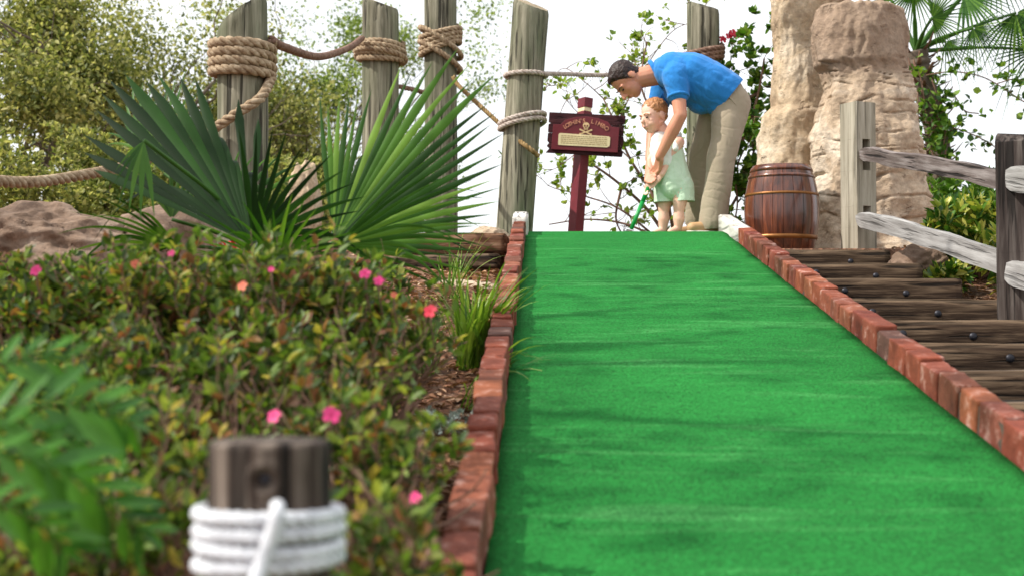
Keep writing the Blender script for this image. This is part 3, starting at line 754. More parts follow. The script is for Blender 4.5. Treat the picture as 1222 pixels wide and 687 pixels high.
# ================================================================ barrel
bc = P(933, 297, 9.15); bc.z = gz(bc.x, 9.15); Yb = 9.15
top_z = P(933, 199, Yb).z; Hb = top_z - bc.z; rb = 44.5 / F * Yb
t = thing('wooden_barrel', 'glossy dark brown barrel with brass hoops standing in front of the rock pillars', 'barrel', bc)
def bprof(f):
    return rb * (0.84 + 0.16 * math.sin(PI * (0.10 + 0.86 * f)) ** 0.9) if 0 <= f <= 1 else rb
def br(f): return rb * (0.80 + 0.20 * (1 - (2 * (f - 0.47)) ** 2))
b = MB(); staves = 22; seg = 30
for s in range(staves):
    vs = []; a0, a1 = 2 * PI * s / staves, 2 * PI * (s + 1) / staves
    gap = 0.006; m = 5
    for j in range(seg + 1):
        f = j / seg
        for k in range(m + 1):
            a = a0 + gap + (a1 - a0 - 2 * gap) * k / m; e = 1 - (0.006 if k in (0, m) else 0)
            flat = math.cos(PI / staves) / math.cos(a - (a0 + a1) / 2)
            rr = br(f) * e * (0.35 + 0.65 * flat)
            vs.append((bc.x + rr * math.cos(a), bc.y + rr * math.sin(a), bc.z + f * Hb))
    fs = [(j * (m + 1) + k, j * (m + 1) + k + 1, (j + 1) * (m + 1) + k + 1, (j + 1) * (m + 1) + k) for j in range(seg) for k in range(m)]
    # inner rim faces
    base = len(vs)
    for k in range(m + 1):
        a = a0 + gap + (a1 - a0 - 2 * gap) * k / m; rr = br(1) - 0.02
        vs.append((bc.x + rr * math.cos(a), bc.y + rr * math.sin(a), bc.z + Hb)); vs.append((bc.x + rr * math.cos(a), bc.y + rr * math.sin(a), bc.z + Hb - 0.03))
    for k in range(m):
        fs.append((seg * (m + 1) + k, seg * (m + 1) + k + 1, base + 2 * (k + 1), base + 2 * k))
        fs.append((base + 2 * k, base + 2 * (k + 1), base + 2 * (k + 1) + 1, base + 2 * k + 1))
    b.add(vs, fs)
b.build('staves', M['barrel'], t)
b = MB(); b.lathe(bc, [(br(1) - 0.004, Hb - 0.034), (br(1) - 0.004, Hb - 0.02), (0.001, Hb - 0.02)], 40); b.build('lid', M['barrel'], t)
for f0, w in ((0.955, 0.030), (0.87, 0.020), (0.66, 0.017), (0.165, 0.028)):
    b = MB(); pr = [(br(f0 - w / 2 / Hb) - 0.002, f0 * Hb - w / 2), (br(f0 - w / 2 / Hb) + 0.004, f0 * Hb - w / 2 + 0.001), (br(f0 + w / 2 / Hb) + 0.004, f0 * Hb + w / 2 - 0.001), (br(f0 + w / 2 / Hb) - 0.002, f0 * Hb + w / 2)]
    vs = []
    for r_, z in pr:
        for k in range(64): vs.append((bc.x + r_ * math.cos(2 * PI * k / 64), bc.y + r_ * math.sin(2 * PI * k / 64), bc.z + z))
    b.add(vs, [(i * 64 + k, i * 64 + (k + 1) % 64, (i + 1) * 64 + (k + 1) % 64, (i + 1) * 64 + k) for i in range(3) for k in range(64)])
    b.build('hoop', M['brass'] if f0 in (0.165, 0.66) else M['barrel'], t)

# ================================================================ sign
Ys_ = 10.3; sp = Ys_ / F
sc = P(699, 161, Ys_)
base = P(685, 283, Ys_ + 0.02); base.z = gz(base.x, base.y)
t = thing('signboard', 'maroon pirate sign with skull and cream plaque on a leaning red post', 'sign', base)
tl = R(4.2)          # board hangs clockwise
MS = Matrix.Rotation(R(-9), 3, 'Z') @ Matrix.Rotation(tl, 3, 'Y')
def SB(x, z, y=0.0): return sc + MS @ Vector((x * sp, y, z * sp))   # board space in photo pixels, y toward the back in metres
def extr(b, outline, y0, y1, mi=0):
    n = len(outline); vs = [SB(x, z, y0) for x, z in outline] + [SB(x, z, y1) for x, z in outline]
    b.add(vs, [tuple(range(n)), tuple(reversed(range(n, 2 * n)))] + [((i + 1) % n, i, n + i, n + (i + 1) % n) for i in range(n)], mi)
planks = [[(-46, 13), (-46, 25), (46, 25), (46, 16), (43, 14), (45, 12.5), (-43, 12)], [(-44, 11.7), (-46, 10), (-46, 1), (-44, 0.5), (45, 0.5), (45, 12)], [(-46, 0), (-46, -10), (-44, -12), (45, -12), (46, -4), (45, 0)],
          [(-44, -12.4), (-46.5, -16), (-43, -19), (-47, -24), (45, -24.5), (46, -18), (43, -16), (45, -12.4)]]
for i, pl in enumerate(planks):
    b = MB(); extr(b, pl, 0.0, 0.022); b.build('plank', M['maroon_dark'], t, smooth=False, bevel=0.002)
front = [(-40, -20), (40, -20), (40, 10), (31, 10.5), (26, 16), (14, 20), (0, 21.5), (-14, 20), (-26, 16), (-31, 10.5), (-40, 10)]
b = MB(); extr(b, front, -0.016, -0.001); pnl = b.build('panel', M['maroon'], t, smooth=False, bevel=0.002)
b = MB(); pq = [(-32, -14.5), (27, -14.5), (29.5, -13), (30, -11), (30, -2.5), (28, -1.2), (-31, 0.0), (-32.5, -2)]
extr(b, pq, -0.020, -0.017); plq = b.build('plaque', M['cream'], t, smooth=False)
b = MB(); rg = random.Random(5)
for ln in range(5):
    x = -29
    while x < 25:
        w = rg.uniform(1.0, 3.6); z = -3.4 - ln * 2.2
        extr(b, [(x, z), (x + w, z), (x + w, z + 0.75), (x, z + 0.75)], -0.0212, -0.0203); x += w + 0.9
b.build('lettering', M['ink'], plq, smooth=False)
def letter(ch, x, z, rot, size, parent, mat):
    cu = bpy.data.curves.new('lettering', 'FONT'); cu.body = ch; cu.size = size * sp; cu.align_x = 'CENTER'; cu.align_y = 'CENTER'; cu.extrude = 0.0008; cu.offset = 0.0009
    to = bpy.data.objects.new('tmp', cu); COL.objects.link(to); bpy.context.view_layer.update()
    me_ = bpy.data.meshes.new_from_object(to.evaluated_get(bpy.context.evaluated_depsgraph_get())); bpy.data.objects.remove(to)
    c_ = SB(x, z, -0.0185)
    out = [c_ + MS @ (Matrix.Rotation(rot, 3, 'Y') @ Vector((v.co.x, -v.co.z, v.co.y))) for v in me_.vertices]
    return out, [tuple(p.vertices) for p in me_.polygons]
for word, a0, a1 in (("LOTHIN'S", -37, -4), ("LIMBO", 10, 36)):
    b = MB()
    for i, ch in enumerate(word):
        a = R(a0 + (a1 - a0) * i / (len(word) - 1)); rad = 42
        vs, fs = letter(ch, rad * math.sin(a), -26 + rad * math.cos(a), a, 7.0, pnl, None); b.add(vs, fs)
    b.build('lettering', M['lettering'], pnl, smooth=False)
b = MB()
def disc(x, z, rx, rz, y, n=18): extr(b, [(x + rx * math.cos(-2 * PI * k / n), z + rz * math.sin(-2 * PI * k / n)) for k in range(n)], y, -0.017)
disc(0, 10.6, 4.0, 3.7, -0.0195); extr(b, [(-2.2, 5.2), (2.2, 5.2), (2.6, 8.6), (-2.6, 8.6)], -0.0195, -0.017)
extr(b, [(-6.6, 4.4), (-5.6, 5.8), (6.4, 0.9), (5.6, -0.4)], -0.0195, -0.017); extr(b, [(5.6, 5.8), (6.6, 4.4), (-5.6, -0.4), (-6.4, 0.9)], -0.0192, -0.017)
for x, z in ((-6.6, 5.4), (6.6, 5.4), (-6.4, 0.2), (6.4, 0.2)): disc(x, z, 1.2, 1.1, -0.0197)
em = b.build('emblem', M['skull'], pnl, smooth=False)
b = MB()
for x in (-1.6, 1.6): disc(x, 10.2, 1.05, 1.1, -0.0205, 10)
disc(0, 8.3, 0.5, 0.7, -0.0205, 8)
for x in (-1.2, 0, 1.2): extr(b, [(x - 0.18, 5.4), (x + 0.18, 5.4), (x + 0.18, 6.9), (x - 0.18, 6.9)], -0.0203, -0.019)
b.build('emblem_dark_marks', M['maroon'], em, smooth=False)  # eye, nose and tooth marks in the maroon of the panel
# sign post
a = P(699, 117, Ys_ + 0.07); ax = (a - base); Lp = ax.length; ax.normalize()
b = MB()
q = ax.to_track_quat('Z', 'Y').to_matrix()
w = 17.0 * sp * 0.5
for z0, z1, ww in ((0, Lp - 0.105, w), (Lp - 0.105, Lp - 0.10, w * 0.86), (Lp - 0.072, Lp - 0.0, w * 0.98)):
    vs = [base + Vector((0, 0.03, 0)) + q @ Vector((sx * ww, sy_ * ww * 0.7, z)) for z in (z0, z1) for sx, sy_ in ((-1, -1), (1, -1), (1, 1), (-1, 1))]
    b.add(vs, [(0, 3, 2, 1), (4, 5, 6, 7), (0, 1, 5, 4), (1, 2, 6, 5), (2, 3, 7, 6), (3, 0, 4, 7)])
b.build('post', M['maroon'], t, smooth=False, bevel=0.004)
b = MB(); z0, z1 = Lp - 0.10, Lp - 0.072
vs = [base + Vector((0, 0.03, 0)) + q @ Vector((sx * w * 0.86, sy_ * w * 0.6, z)) for z in (z0, z1) for sx, sy_ in ((-1, -1), (1, -1), (1, 1), (-1, 1))]
b.add(vs, [(0, 3, 2, 1), (4, 5, 6, 7), (0, 1, 5, 4), (1, 2, 6, 5), (2, 3, 7, 6), (3, 0, 4, 7)]); b.build('collar', M['cream'], t, smooth=False)

# ================================================================ split-rail fence
def rail_mesh(p0, p1, h, d, seed, taper0=0.45, taper1=0.45, arch=0.0, n=44):
    ax = p1 - p0; L = ax.length; x = ax.normalized(); y = Vector((0, 0, 1)).cross(x).normalized(); z = x.cross(y)
    vs = []; ring = 12
    for i in range(n + 1):
        f = i / n; tp = 1.0
        e0, e1 = f * L / 0.16, (1 - f) * L / 0.16
        tp = min(1, taper0 + (1 - taper0) * smooth(0, 1, e0), taper1 + (1 - taper1) * smooth(0, 1, e1))
        c = p0 + ax * f + z * (arch * 4 * f * (1 - f) + 0.012 * noise.noise(Vector((f * 5, seed, 0))))
        for k in range(ring):
            a = 2 * PI * (k + 0.5) / ring; ca, sa = math.cos(a), math.sin(a)
            s = 1 / max(abs(ca), abs(sa)) ** 0.95 * .94
            nn = 1 + 0.10 * noise.noise(Vector((f * 9, ca * 2 + seed, sa * 2))) + 0.05 * noise.noise(Vector((f * 26, ca * 5 + seed, sa * 5)))
            tw = 0.15 * math.sin(f * 3 + seed)
            yy, zz = ca * s * d / 2 * nn, sa * s * h / 2 * nn * tp
            vs.append(c + y * (yy * math.cos(tw) - zz * math.sin(tw)) + z * (yy * math.sin(tw) + zz * math.cos(tw)))
    fs = [(i * ring + k, i * ring + (k + 1) % ring, (i + 1) * ring + (k + 1) % ring, (i + 1) * ring + k) for i in range(n) for k in range(ring)]
    fs += [tuple(reversed(range(ring))), tuple(range(n * ring, (n + 1) * ring))]
    b = MB(); b.add(vs, fs); return b
def aligned(o, p0, p1):
    """lay the object's own x axis along the piece so that its grain runs with it"""
    q = (p1 - p0).to_track_quat('X', 'Z'); o.data.transform(q.to_matrix().to_4x4().inverted()); o.rotation_euler = q.to_euler()
def square_post(t, c, zb, zt, w, ang, mat, holes, round_top=0.0):
    """square post: slabs round the mortise holes so the holes are open"""
    b = MB(); rot = Matrix.Rotation(ang, 3, 'Z')
    hs = sorted(holes); segs = []; z = zb
    def slab(x0, x1, z0, z1, dome=0.0):
        n = max(2, int((z1 - z0) / 0.04)); nxp = 6
        vs = []
        for i in range(n + 1):
            zz = z0 + (z1 - z0) * i / n
            loop = [(x0 + (x1 - x0) * k / nxp, -w / 2) for k in range(nxp + 1)] + [(x1 - (x1 - x0) * k / nxp, w / 2) for k in range(nxp + 1)]
            for (x, y) in loop:
                dz = -dome * (x / (w / 2)) ** 2 if (i == n and dome) else 0
                nn = 0.004 * noise.noise(Vector((x * 20 + ang, y * 20, zz * 2)))
                v = rot @ Vector((x + (nn if abs(x) > w * 0.4 else 0), y + nn, 0)); vs.append(Vector((c.x + v.x, c.y + v.y, zz + dz)))
        m = 2 * (nxp + 1)
        fs = [(i * m + k, i * m + (k + 1) % m, (i + 1) * m + (k + 1) % m, (i + 1) * m + k) for i in range(n) for k in range(m)]
        fs += [tuple(reversed(range(m))), tuple(range(n * m, (n + 1) * m))]
        b.add(vs, fs)
    for (h0, h1) in hs:
        slab(-w / 2, w / 2, z, h0)
        slab(-w / 2, -w * 0.2, h0 + 0.0005, h1 - 0.0005); slab(w * 0.2, w / 2, h0 + 0.0005, h1 - 0.0005)
        z = h1
    slab(-w / 2, w / 2, z, zt, round_top)
    return b.build('post', M[mat], t, smooth=False)
Yp1, Yp2, Yp3 = 8.95, 6.22, 3.6
c1_ = P(1025, 300, Yp1); c2_ = P(1215, 385, Yp2)
t = thing('split_rail_fence', 'silvery split-rail fence stepping down along the timber steps', 'fence', (c1_.x, c1_.y, gz(c1_.x, c1_.y)))
h1a, h1b = P(1025, 205, Yp1).z, P(1025, 168, Yp1).z; h2a, h2b = P(1025, 272, Yp1).z, P(1025, 247, Yp1).z
sp1 = thing('fence_post', '', '', c1_); del sp1['label'], sp1['category']
bpy.data.objects.remove(sp1)
square_post(t, c1_, gz(c1_.x, Yp1) - 0.05, P(1025, 124, Yp1).z, 0.155, R(28), 'fence_post', [(h1a, h1b), (h2a, h2b)])
z2 = lambda y: P(1215, y, Yp2).z
square_post(t, c2_, gz(c2_.x, Yp2) - 0.2, z2(158), 0.15, R(62), 'fence_post_dark', [(z2(240), z2(198)), (z2(338), z2(302))], 0.05)
for (pa, pb, h, m, seed, arch) in (((1028, 184), (1216, 219), 0.090, 'rail_brown', 1, 0.012), ((1024, 261), (1216, 323), 0.105, 'rail', 2, 0.022)):
    a, b_ = P(*pa, Yp1 - 0.05), P(*pb, Yp2)
    o = rail_mesh(a, b_, h, 0.055, seed, arch=arch).build('rail', M[m], t, origin=(a + b_) / 2, smooth=False); aligned(o, a, b_)
for (pa, z_end, m, seed) in (((1200, 212), -0.42, 'rail', 3), ((1200, 322), -0.78, 'rail', 4)):
    a = P(*pa, Yp2 + 0.02); b_ = Vector((a.x + 0.10, Yp3, a.z + SL * (Yp3 - Yp2)))
    o = rail_mesh(a, b_, 0.12, 0.06, seed, arch=0.01).build('rail', M[m], t, origin=(a + b_) / 2, smooth=False); aligned(o, a, b_)

# ================================================================ unseen tree added on the left, crown shaped to dapple the slope
def added_shade_tree():
    rs = np.random.RandomState(5); rg = random.Random(5); c = Vector((-6.6, 3.6, 0)); c.z = gz(c.x, c.y) - .1
    t = thing('tree', 'broad unseen tree added on the left to dapple the green slope', 'tree', c); b = MB(); tips = []
    top = Vector((-6.1, 3.8, 4.4)); b.tube(catmull([c, c + Vector((.2, .1, 2.4)), top], 6), [.24 - .008 * i for i in range(13)], 12)
    for i in range(9):
        a = 2 * PI * i / 9; d = Vector((math.cos(a) * 1.6, math.sin(a) * 1.8, rg.uniform(.8, 2.2))); q = top
        b.tube(catmull([q, q + d * .5 + Vector((0, 0, .2)), q + d], 5), [.10 - .008 * k for k in range(11)], 6)
    b.build('trunk', M['bark'], t)
    V = []
    while len(V) < SHADE_N:
        v = rs.normal(0, 1, 3); v /= np.linalg.norm(v); v *= rs.rand() ** .4 * np.array([2.4, 1, 1.5]); v[1] = rs.uniform(-2.55, 2.4); q = Vector(v) + Vector((-5.2, 4.35, 6.5))
        if noise.noise(Vector((q.x * 1.3, q.y * 1.3, q.z * 1.3))) + .5 * noise.noise(q * 3.1) < SHADE_T: continue
        V.append(tuple(q))
    n = len(V); D = rs.normal(0, 1, (n, 3)); N = rs.normal(0, .5, (n, 3)); N[:, 2] += .8; L = rs.uniform(.09, .16, n)
    S = np.asarray(V); Vv, Fq = _leaf(S, D, N, L, L * .55)
    link('crown', np_mesh('crown', Vv, Fq), M['oak_green'], t)
def _leaf(P0, D, N, L, W):
    D = D / np.linalg.norm(D, axis=1)[:, None]; S = np.cross(D, N); S /= np.linalg.norm(S, axis=1)[:, None] + 1e-9
    V = np.stack([P0, P0 + D * L[:, None] * .45 + S * W[:, None] / 2, P0 + D * L[:, None], P0 + D * L[:, None] * .45 - S * W[:, None] / 2], 1).reshape(-1, 3)
    return V, (np.arange(len(P0)) * 4)[:, None] + np.array([[0, 1, 2, 3]])
SHADE_N, SHADE_T = 1000, 0.16
added_shade_tree()
# ================================================================ foliage helpers
def leaf_arrays(Pn, D, N, L, W, fold=0.12):
    """many six-point folded leaves at once"""
    Pn, D, N = [np.asarray(a, dtype=np.float64) for a in (Pn, D, N)]
    L = np.asarray(L)[:, None]; W = np.asarray(W)[:, None]
    D = D / (np.linalg.norm(D, axis=1)[:, None] + 1e-9)
    S = np.cross(D, N); S /= (np.linalg.norm(S, axis=1)[:, None] + 1e-9)
    N = np.cross(S, D)
    v0 = Pn; v2 = Pn + D * L - N * L * 0.08
    v1 = Pn + D * L * 0.33 + S * W * 0.5 + N * W * fold; v3 = Pn + D * L * 0.33 - S * W * 0.5 + N * W * fold
    v4 = Pn + D * L * 0.70 + S * W * 0.38 + N * W * fold * 0.6; v5 = Pn + D * L * 0.70 - S * W * 0.38 + N * W * fold * 0.6
    V = np.stack([v0, v1, v2, v3, v4, v5], 1).reshape(-1, 3)
    n = len(Pn); b = (np.arange(n) * 6)[:, None]
    Fq = np.concatenate([b + np.array([[0, 3, 5, 2]]), b + np.array([[0, 2, 4, 1]])], 0)
    return V, Fq
def leaves(name, Pn, D, N, L, W, mat, parent, fold=0.12):
    V, Fq = leaf_arrays(Pn, D, N, L, W, fold)
    return link(name, np_mesh(name, V, Fq), M[mat], parent)
def grow(b, p, d, L, r, depth, rg, tips, up=0.1, spread=0.6, kids=(2, 3), shrink=0.72, segs=4, wob=0.25, allpts=None, sides=5, gate=None):
    pts = [p]; rad = [r]; q = p; dd = d.normalized()
    for i in range(segs):
        dd = (dd + Vector([rg.gauss(0, wob) for _ in range(3)]) * 0.5 + Vector((0, 0, up * 0.4))).normalized()
        q = q + dd * L / segs; pts.append(q); rad.append(r * (1 - 0.38 * (i + 1) / segs))
        if allpts is not None: allpts.append((q, dd, depth))
    b.tube(pts, rad, sides)
    if depth == 0 or (gate and not gate(q + dd * L * .5)):
        tips.append((q, dd)); return
    for k in range(rg.randint(*kids)):
        nd = (dd + Vector([rg.gauss(0, spread) for _ in range(3)]) + Vector((0, 0, up))).normalized()
        grow(b, q if k == 0 else pts[-2 - (k % 2)], nd, L * rg.uniform(shrink - .12, shrink + .1), rad[-1] * 0.8, depth - 1, rg, tips, up, spread, kids, shrink, segs, wob, allpts, sides, gate)

def whorls(tips, rg, per, lo, hi, wr, spread=1.0, back=0.0, out=0.6):
    Pn, D, N, L, W = [], [], [], [], []
    for q, dd in tips:
        for k in range(rg.randint(max(1, per - 2), per + 2)):
            rv = Vector([rg.gauss(0, 1) for _ in range(3)]).normalized()
            d = (dd * out + rv * spread + Vector((0, 0, 0.25))).normalized(); nn = (Vector((0, 0, 1)) * 0.8 + rv.cross(dd) * 0.6 + Vector([rg.gauss(0, .3) for _ in range(3)]))
            Pn.append(q - dd * rg.uniform(0, back) + rv * 0.004); D.append(d); N.append(nn); l = rg.uniform(lo, hi); L.append(l); W.append(l * wr * rg.uniform(.85, 1.15))
    return Pn, D, N, L, W

# ================================================================ azaleas
def flower(c, d, size, mat, parent, rg):
    b = MB(); d = d.normalized(); a = d.orthogonal().normalized(); e = d.cross(a)
    for k in range(5):
        t = 2 * PI * k / 5 + rg.uniform(-.2, .2); o = (a * math.cos(t) + e * math.sin(t)); s = d.cross(o)
        p = [c, c + o * size * .5 + s * size * .42 + d * size * .45, c + o * size * .95 + d * size * .3 + s * size * .3, c + o * size * .95 + d * size * .3 - s * size * .3, c + o * size * .5 - s * size * .42 + d * size * .45]
        b.add(p, [(0, 1, 2, 3, 4)])
    b.tube([c, c + d * size * .6], [size * .05, size * .03], 4)
    return b.build('flower', M[mat], parent)
AZ = 'azalea shrubs in the left bed'
def azalea(label, px, Y, rad, top, seed, nmain=9, dens=1.0, fl=(), depth=3, leafmat='azalea'):
    rg = random.Random(seed); c = P(px, 600, Y); c.z = gz(c.x, Y) - 0.02
    Ht = P(0, top, Y).z - c.z
    nmain = int(nmain * 2.1); t = thing('azalea_shrub', label, 'shrub', c, AZ); b = MB(); tips = []; mid = []
    for i in range(nmain):
        a = 2 * PI * i / nmain + rg.uniform(-.4, .4); k = rg.uniform(0.15, 1.0)
        d = Vector((math.cos(a) * k * rad, math.sin(a) * k * rad, Ht * 0.80))
        L = d.length * 0.60
        grow(b, c + Vector((rg.uniform(-.05, .05), rg.uniform(-.05, .05), 0)), d, L, rg.uniform(.006, .011), depth, rg, tips, 0.18, 0.42, (2, 4), 0.62, 4, 0.35, mid, 5, lambda q: math.hypot(q.x - c.x, q.y - c.y) < rad * 1.05 and q.z < c.z + Ht * 1.0)
    # keep the crown inside its dome
    tp = []
    for q, dd in tips:
        v = q - c; v = Vector((v.x, v.y, v.z))
        f = math.hypot(v.x, v.y) / (rad * 1.15)
        lim = Ht * (1.0 - 0.25 * f * f + 0.5 * noise.noise(q * 5)) + 0.02
        if v.z > lim or f > 1.15: continue
        if v.z < Ht * .60 and rg.random() < .72: continue
        tp.append((q, dd))
    for q, dd, dp in mid:
        v = q - c
        if dp <= 1 and rg.random() < 0.5 * dens and Ht * (0.62 if rg.random() < .85 else .15) < v.z < Ht * (1 - .25 * (math.hypot(v.x, v.y) / rad / 1.15) ** 2): tp.append((q, dd))
    zmax = Ht + 0.01
    b.build('stems', M['twig'], t)
    a_ = whorls([x for x in tp if rg.random() < dens * .9 and noise.noise(x[0] * 9) > -.28], rg, 6, 0.018, 0.042, 0.46, 1.0, 0.02)
    leaves('leaves', *a_, leafmat, t, fold=.2)
    for (fx, fy, fm, fs) in fl:
        q = P(fx, fy, Y - rad * 0.75)
        flower(q, Vector((rg.uniform(-.3, .3), -0.9, .5)), fs, fm, t, rg)
        b = MB(); b.tube([q + Vector((0.01, 0.02, -0.09)), q + Vector((0, 0.004, -0.03)), q], [.0025, .002, .002], 5); b.build('stalk', M['twig'], t)
    return t
azalea('azalea in front of the left end of the boulder, with a single magenta bloom', 45, 3.7, .36, 300, 11, 11, .85, [(44, 324, 'pink', .016)])
azalea('dense azalea below the big dark palm leaf, with orange blooms at its top', 190, 3.6, .36, 290, 12, 11, .85, [(162, 317, 'orange', .014), (205, 303, 'pink', .010)])
azalea('azalea at the middle of the bed below the foot of the palm', 320, 3.5, .34, 288, 13, 11, .85, [(290, 342, 'orange', .013), (324, 322, 'pink', .008)])
azalea('azalea at the right end of the bed, with several pink blooms, beside the strap grass', 425, 3.6, .27, 300, 14, 11, 0.8, [(436, 328, 'pink', .015), (452, 336, 'pink', .014), (514, 372, 'red', .018), (470, 352, 'orange', .009)])
azalea('sparse twiggy azalea in the middle distance, showing bare mulch behind', 130, 4.6, .36, 330, 15, 7, 0.6)
azalea('sparse azalea behind the low roped post with two magenta blooms', 330, 2.8, .28, 425, 16, 9, 0.5, [(328, 497, 'pink', .014), (395, 496, 'pink', .018), (357, 506, 'orange', .016)])
azalea('bushy azalea low on the right of the roped post with one pink bloom', 446, 2.6, .17, 440, 17, 9, 0.6, [(496, 594, 'pink', .012)])
azalea('leafy azalea at the lower left behind the bright lobed leaves', 70, 2.8, .30, 405, 18, 8, 0.7)
azalea('thin azalea with scattered yellow leaves left of the roped post', 195, 2.6, .22, 430, 19, 8, 0.5)

azalea('low azalea at the bottom edge left of the roped post', 150, 2.15, .20, 520, 21, 8, .55)
azalea('low azalea at the bottom edge right of the roped post', 440, 2.15, .14, 535, 22, 8, .5)
azalea('sparse azalea at the bottom left corner under the lobed leaves', 30, 2.3, .2, 510, 23, 8, .6)
azalea('loose azalea between the front and back azaleas, left of the roped post', 175, 3.1, .30, 372, 26, 9, .6)
azalea('loose azalea between the front and back azaleas, behind the roped post', 345, 3.1, .30, 366, 27, 9, .6)
azalea('airy azalea rising in front of the foot of the palm', 380, 4.3, .34, 296, 24, 9, .6)
azalea('airy azalea behind the left bloom, against the boulder', 95, 4.3, .34, 300, 25, 9, .6)
# strap grasses beside the left kerb
def clump(name, label, c, n, L, W, seed, mat, lean=(0, 0, 0), spread=0.6, droop=0.9, group=None, cat='grass clump', parent=None):
    rg = random.Random(seed); V = []; Fq = []
    for i in range(n):
        a = rg.uniform(0, 2 * PI); s = rg.uniform(0.1, 1) * spread; l = L * rg.uniform(.55, 1.1)
        d = Vector((math.cos(a) * s, math.sin(a) * s, 1)) + Vector(lean); d.normalize()
        p = Vector(c) + Vector((rg.gauss(0, .025), rg.gauss(0, .025), 0)); K = 9; w = W * rg.uniform(.7, 1.2)
        side = d.cross(Vector((0, 0, 1))).normalized(); side = (side + Vector([rg.gauss(0, .25) for _ in range(3)])).normalized(); base = len(V)
        dr = droop * rg.uniform(.5, 1.3)
        for k in range(K + 1):
            f = k / K; q = p + d * l * f + Vector((d.x, d.y, 0)) * l * f * f * .4 + Vector((0, 0, -1)) * dr * l * f ** 2.6 * .7
            ww = w * (0.6 + .8 * f if f < .4 else 0.92 * (1 - ((f - .4) / .6) ** 2.2)) + .0004
            V += [q - side * ww / 2, q + side * ww / 2]
        Fq += [(base + 2 * k, base + 2 * k + 1, base + 2 * k + 3, base + 2 * k + 2) for k in range(K)]
    me_ = np_mesh(name, [tuple(v) for v in V], Fq)
    if parent: return link(name, me_, M[mat], parent)
    o = link(name, me_, M[mat], origin=c); return tag(o, label, cat, group)
def ground_at(px, Y, dz=0.0):
    p = P(px, 400, Y); p.z = gz(p.x, Y) + dz; return p
GC = 'strap grass clumps beside the left kerb'
clump('strap_grass', 'bright upright strap grass between the timbers and the azaleas', ground_at(562, 5.3), 120, 0.50, 0.011, 1, 'grass', (0.08, -.1, 0.1), .5, .45, GC)
clump('strap_grass', 'strap grass clump spilling its dark tips over the left bricks', ground_at(572, 4.7), 110, 0.40, 0.010, 2, 'grass', (0.5, -.2, 0), .6, 1.0, GC)
clump('strap_grass', 'small strap grass tuft in the shade of the right azalea', ground_at(505, 5.2), 50, 0.34, 0.010, 3, 'grass', (0, 0, 0), .5, .6, GC)
clump('strap_grass', 'thin strap grass in front of the retaining timbers', ground_at(540, 7.3), 26, 0.42, 0.010, 4, 'grass', (0.15, 0, 0), .5, .35, GC)
clump('strap_grass', 'low dark grass tuft among the twigs at left', ground_at(20, 4.2), 30, 0.35, 0.010, 6, 'palm', (0.2, 0, 0), .5, .6, GC)
# small white-flowered plant by the kerb
c = ground_at(528, 4.3); t = thing('white_flowered_plant', 'tiny pale-flowered plant in the mulch beside the left bricks', 'plant', c)
rg = random.Random(4); tips = [(c + Vector((rg.gauss(0, .06), rg.gauss(0, .06), rg.uniform(.01, .08))), Vector((0, 0, 1))) for _ in range(70)]
leaves('leaves', *whorls(tips, rg, 5, .010, .022, .5), 'palm_blue', t)
b = MB()
for q, _ in tips[:40]:
    b.tube([Vector((c.x + (q.x - c.x) * .3, c.y + (q.y - c.y) * .3, c.z)), q], .0015, 4)
b.build('stems', M['twig'], t)

# loose mulch chips and fallen leaves: uncountable
rg = random.Random(77); Pn, D, N, L, W = [], [], [], [], []
for i in range(9000):
    Y = rg.uniform(1.6, 8.5); X = 0.0225 * Y - 0.2 - abs(rg.gauss(0, .9)) 
    if X < -3: continue
    Pn.append((X, Y, gz(X, Y) + rg.uniform(.0, .018))); a = rg.uniform(0, 2 * PI); D.append((math.cos(a), math.sin(a), rg.uniform(-.3, .5))); N.append((rg.gauss(0, .4), rg.gauss(0, .4), 1)); l = rg.uniform(.015, .05); L.append(l); W.append(l * rg.uniform(.25, .6))
for i in range(2600):
    Y = rg.uniform(10.25, 11.3); X = rg.uniform(.05, 1.9)
    Pn.append((X, Y, gz(X, Y) + rg.uniform(.0, .025))); a = rg.uniform(0, 2 * PI); D.append((math.cos(a), math.sin(a), rg.uniform(-.3, .6))); N.append((rg.gauss(0, .4), rg.gauss(0, .4), 1)); l = rg.uniform(.02, .05); L.append(l); W.append(l * rg.uniform(.3, .6))
for i in range(1500):
    Y = rg.uniform(5, 9.2); X = 0.0225 * Y + 2.2 + abs(rg.gauss(0, .5))
    Pn.append((X, Y, gz(X, Y) + rg.uniform(.0, .02))); a = rg.uniform(0, 2 * PI); D.append((math.cos(a), math.sin(a), rg.uniform(-.3, .5))); N.append((rg.gauss(0, .4), rg.gauss(0, .4), 1)); l = rg.uniform(.02, .05); L.append(l); W.append(l * rg.uniform(.3, .6))
V, Fq = leaf_arrays(Pn, D, N, L, W, .3)
o = link('bark_mulch', np_mesh('bark_mulch', V, Fq), M['dead']); o['kind'] = 'stuff'; o['label'] = 'loose bark mulch and fallen leaves on the beds'

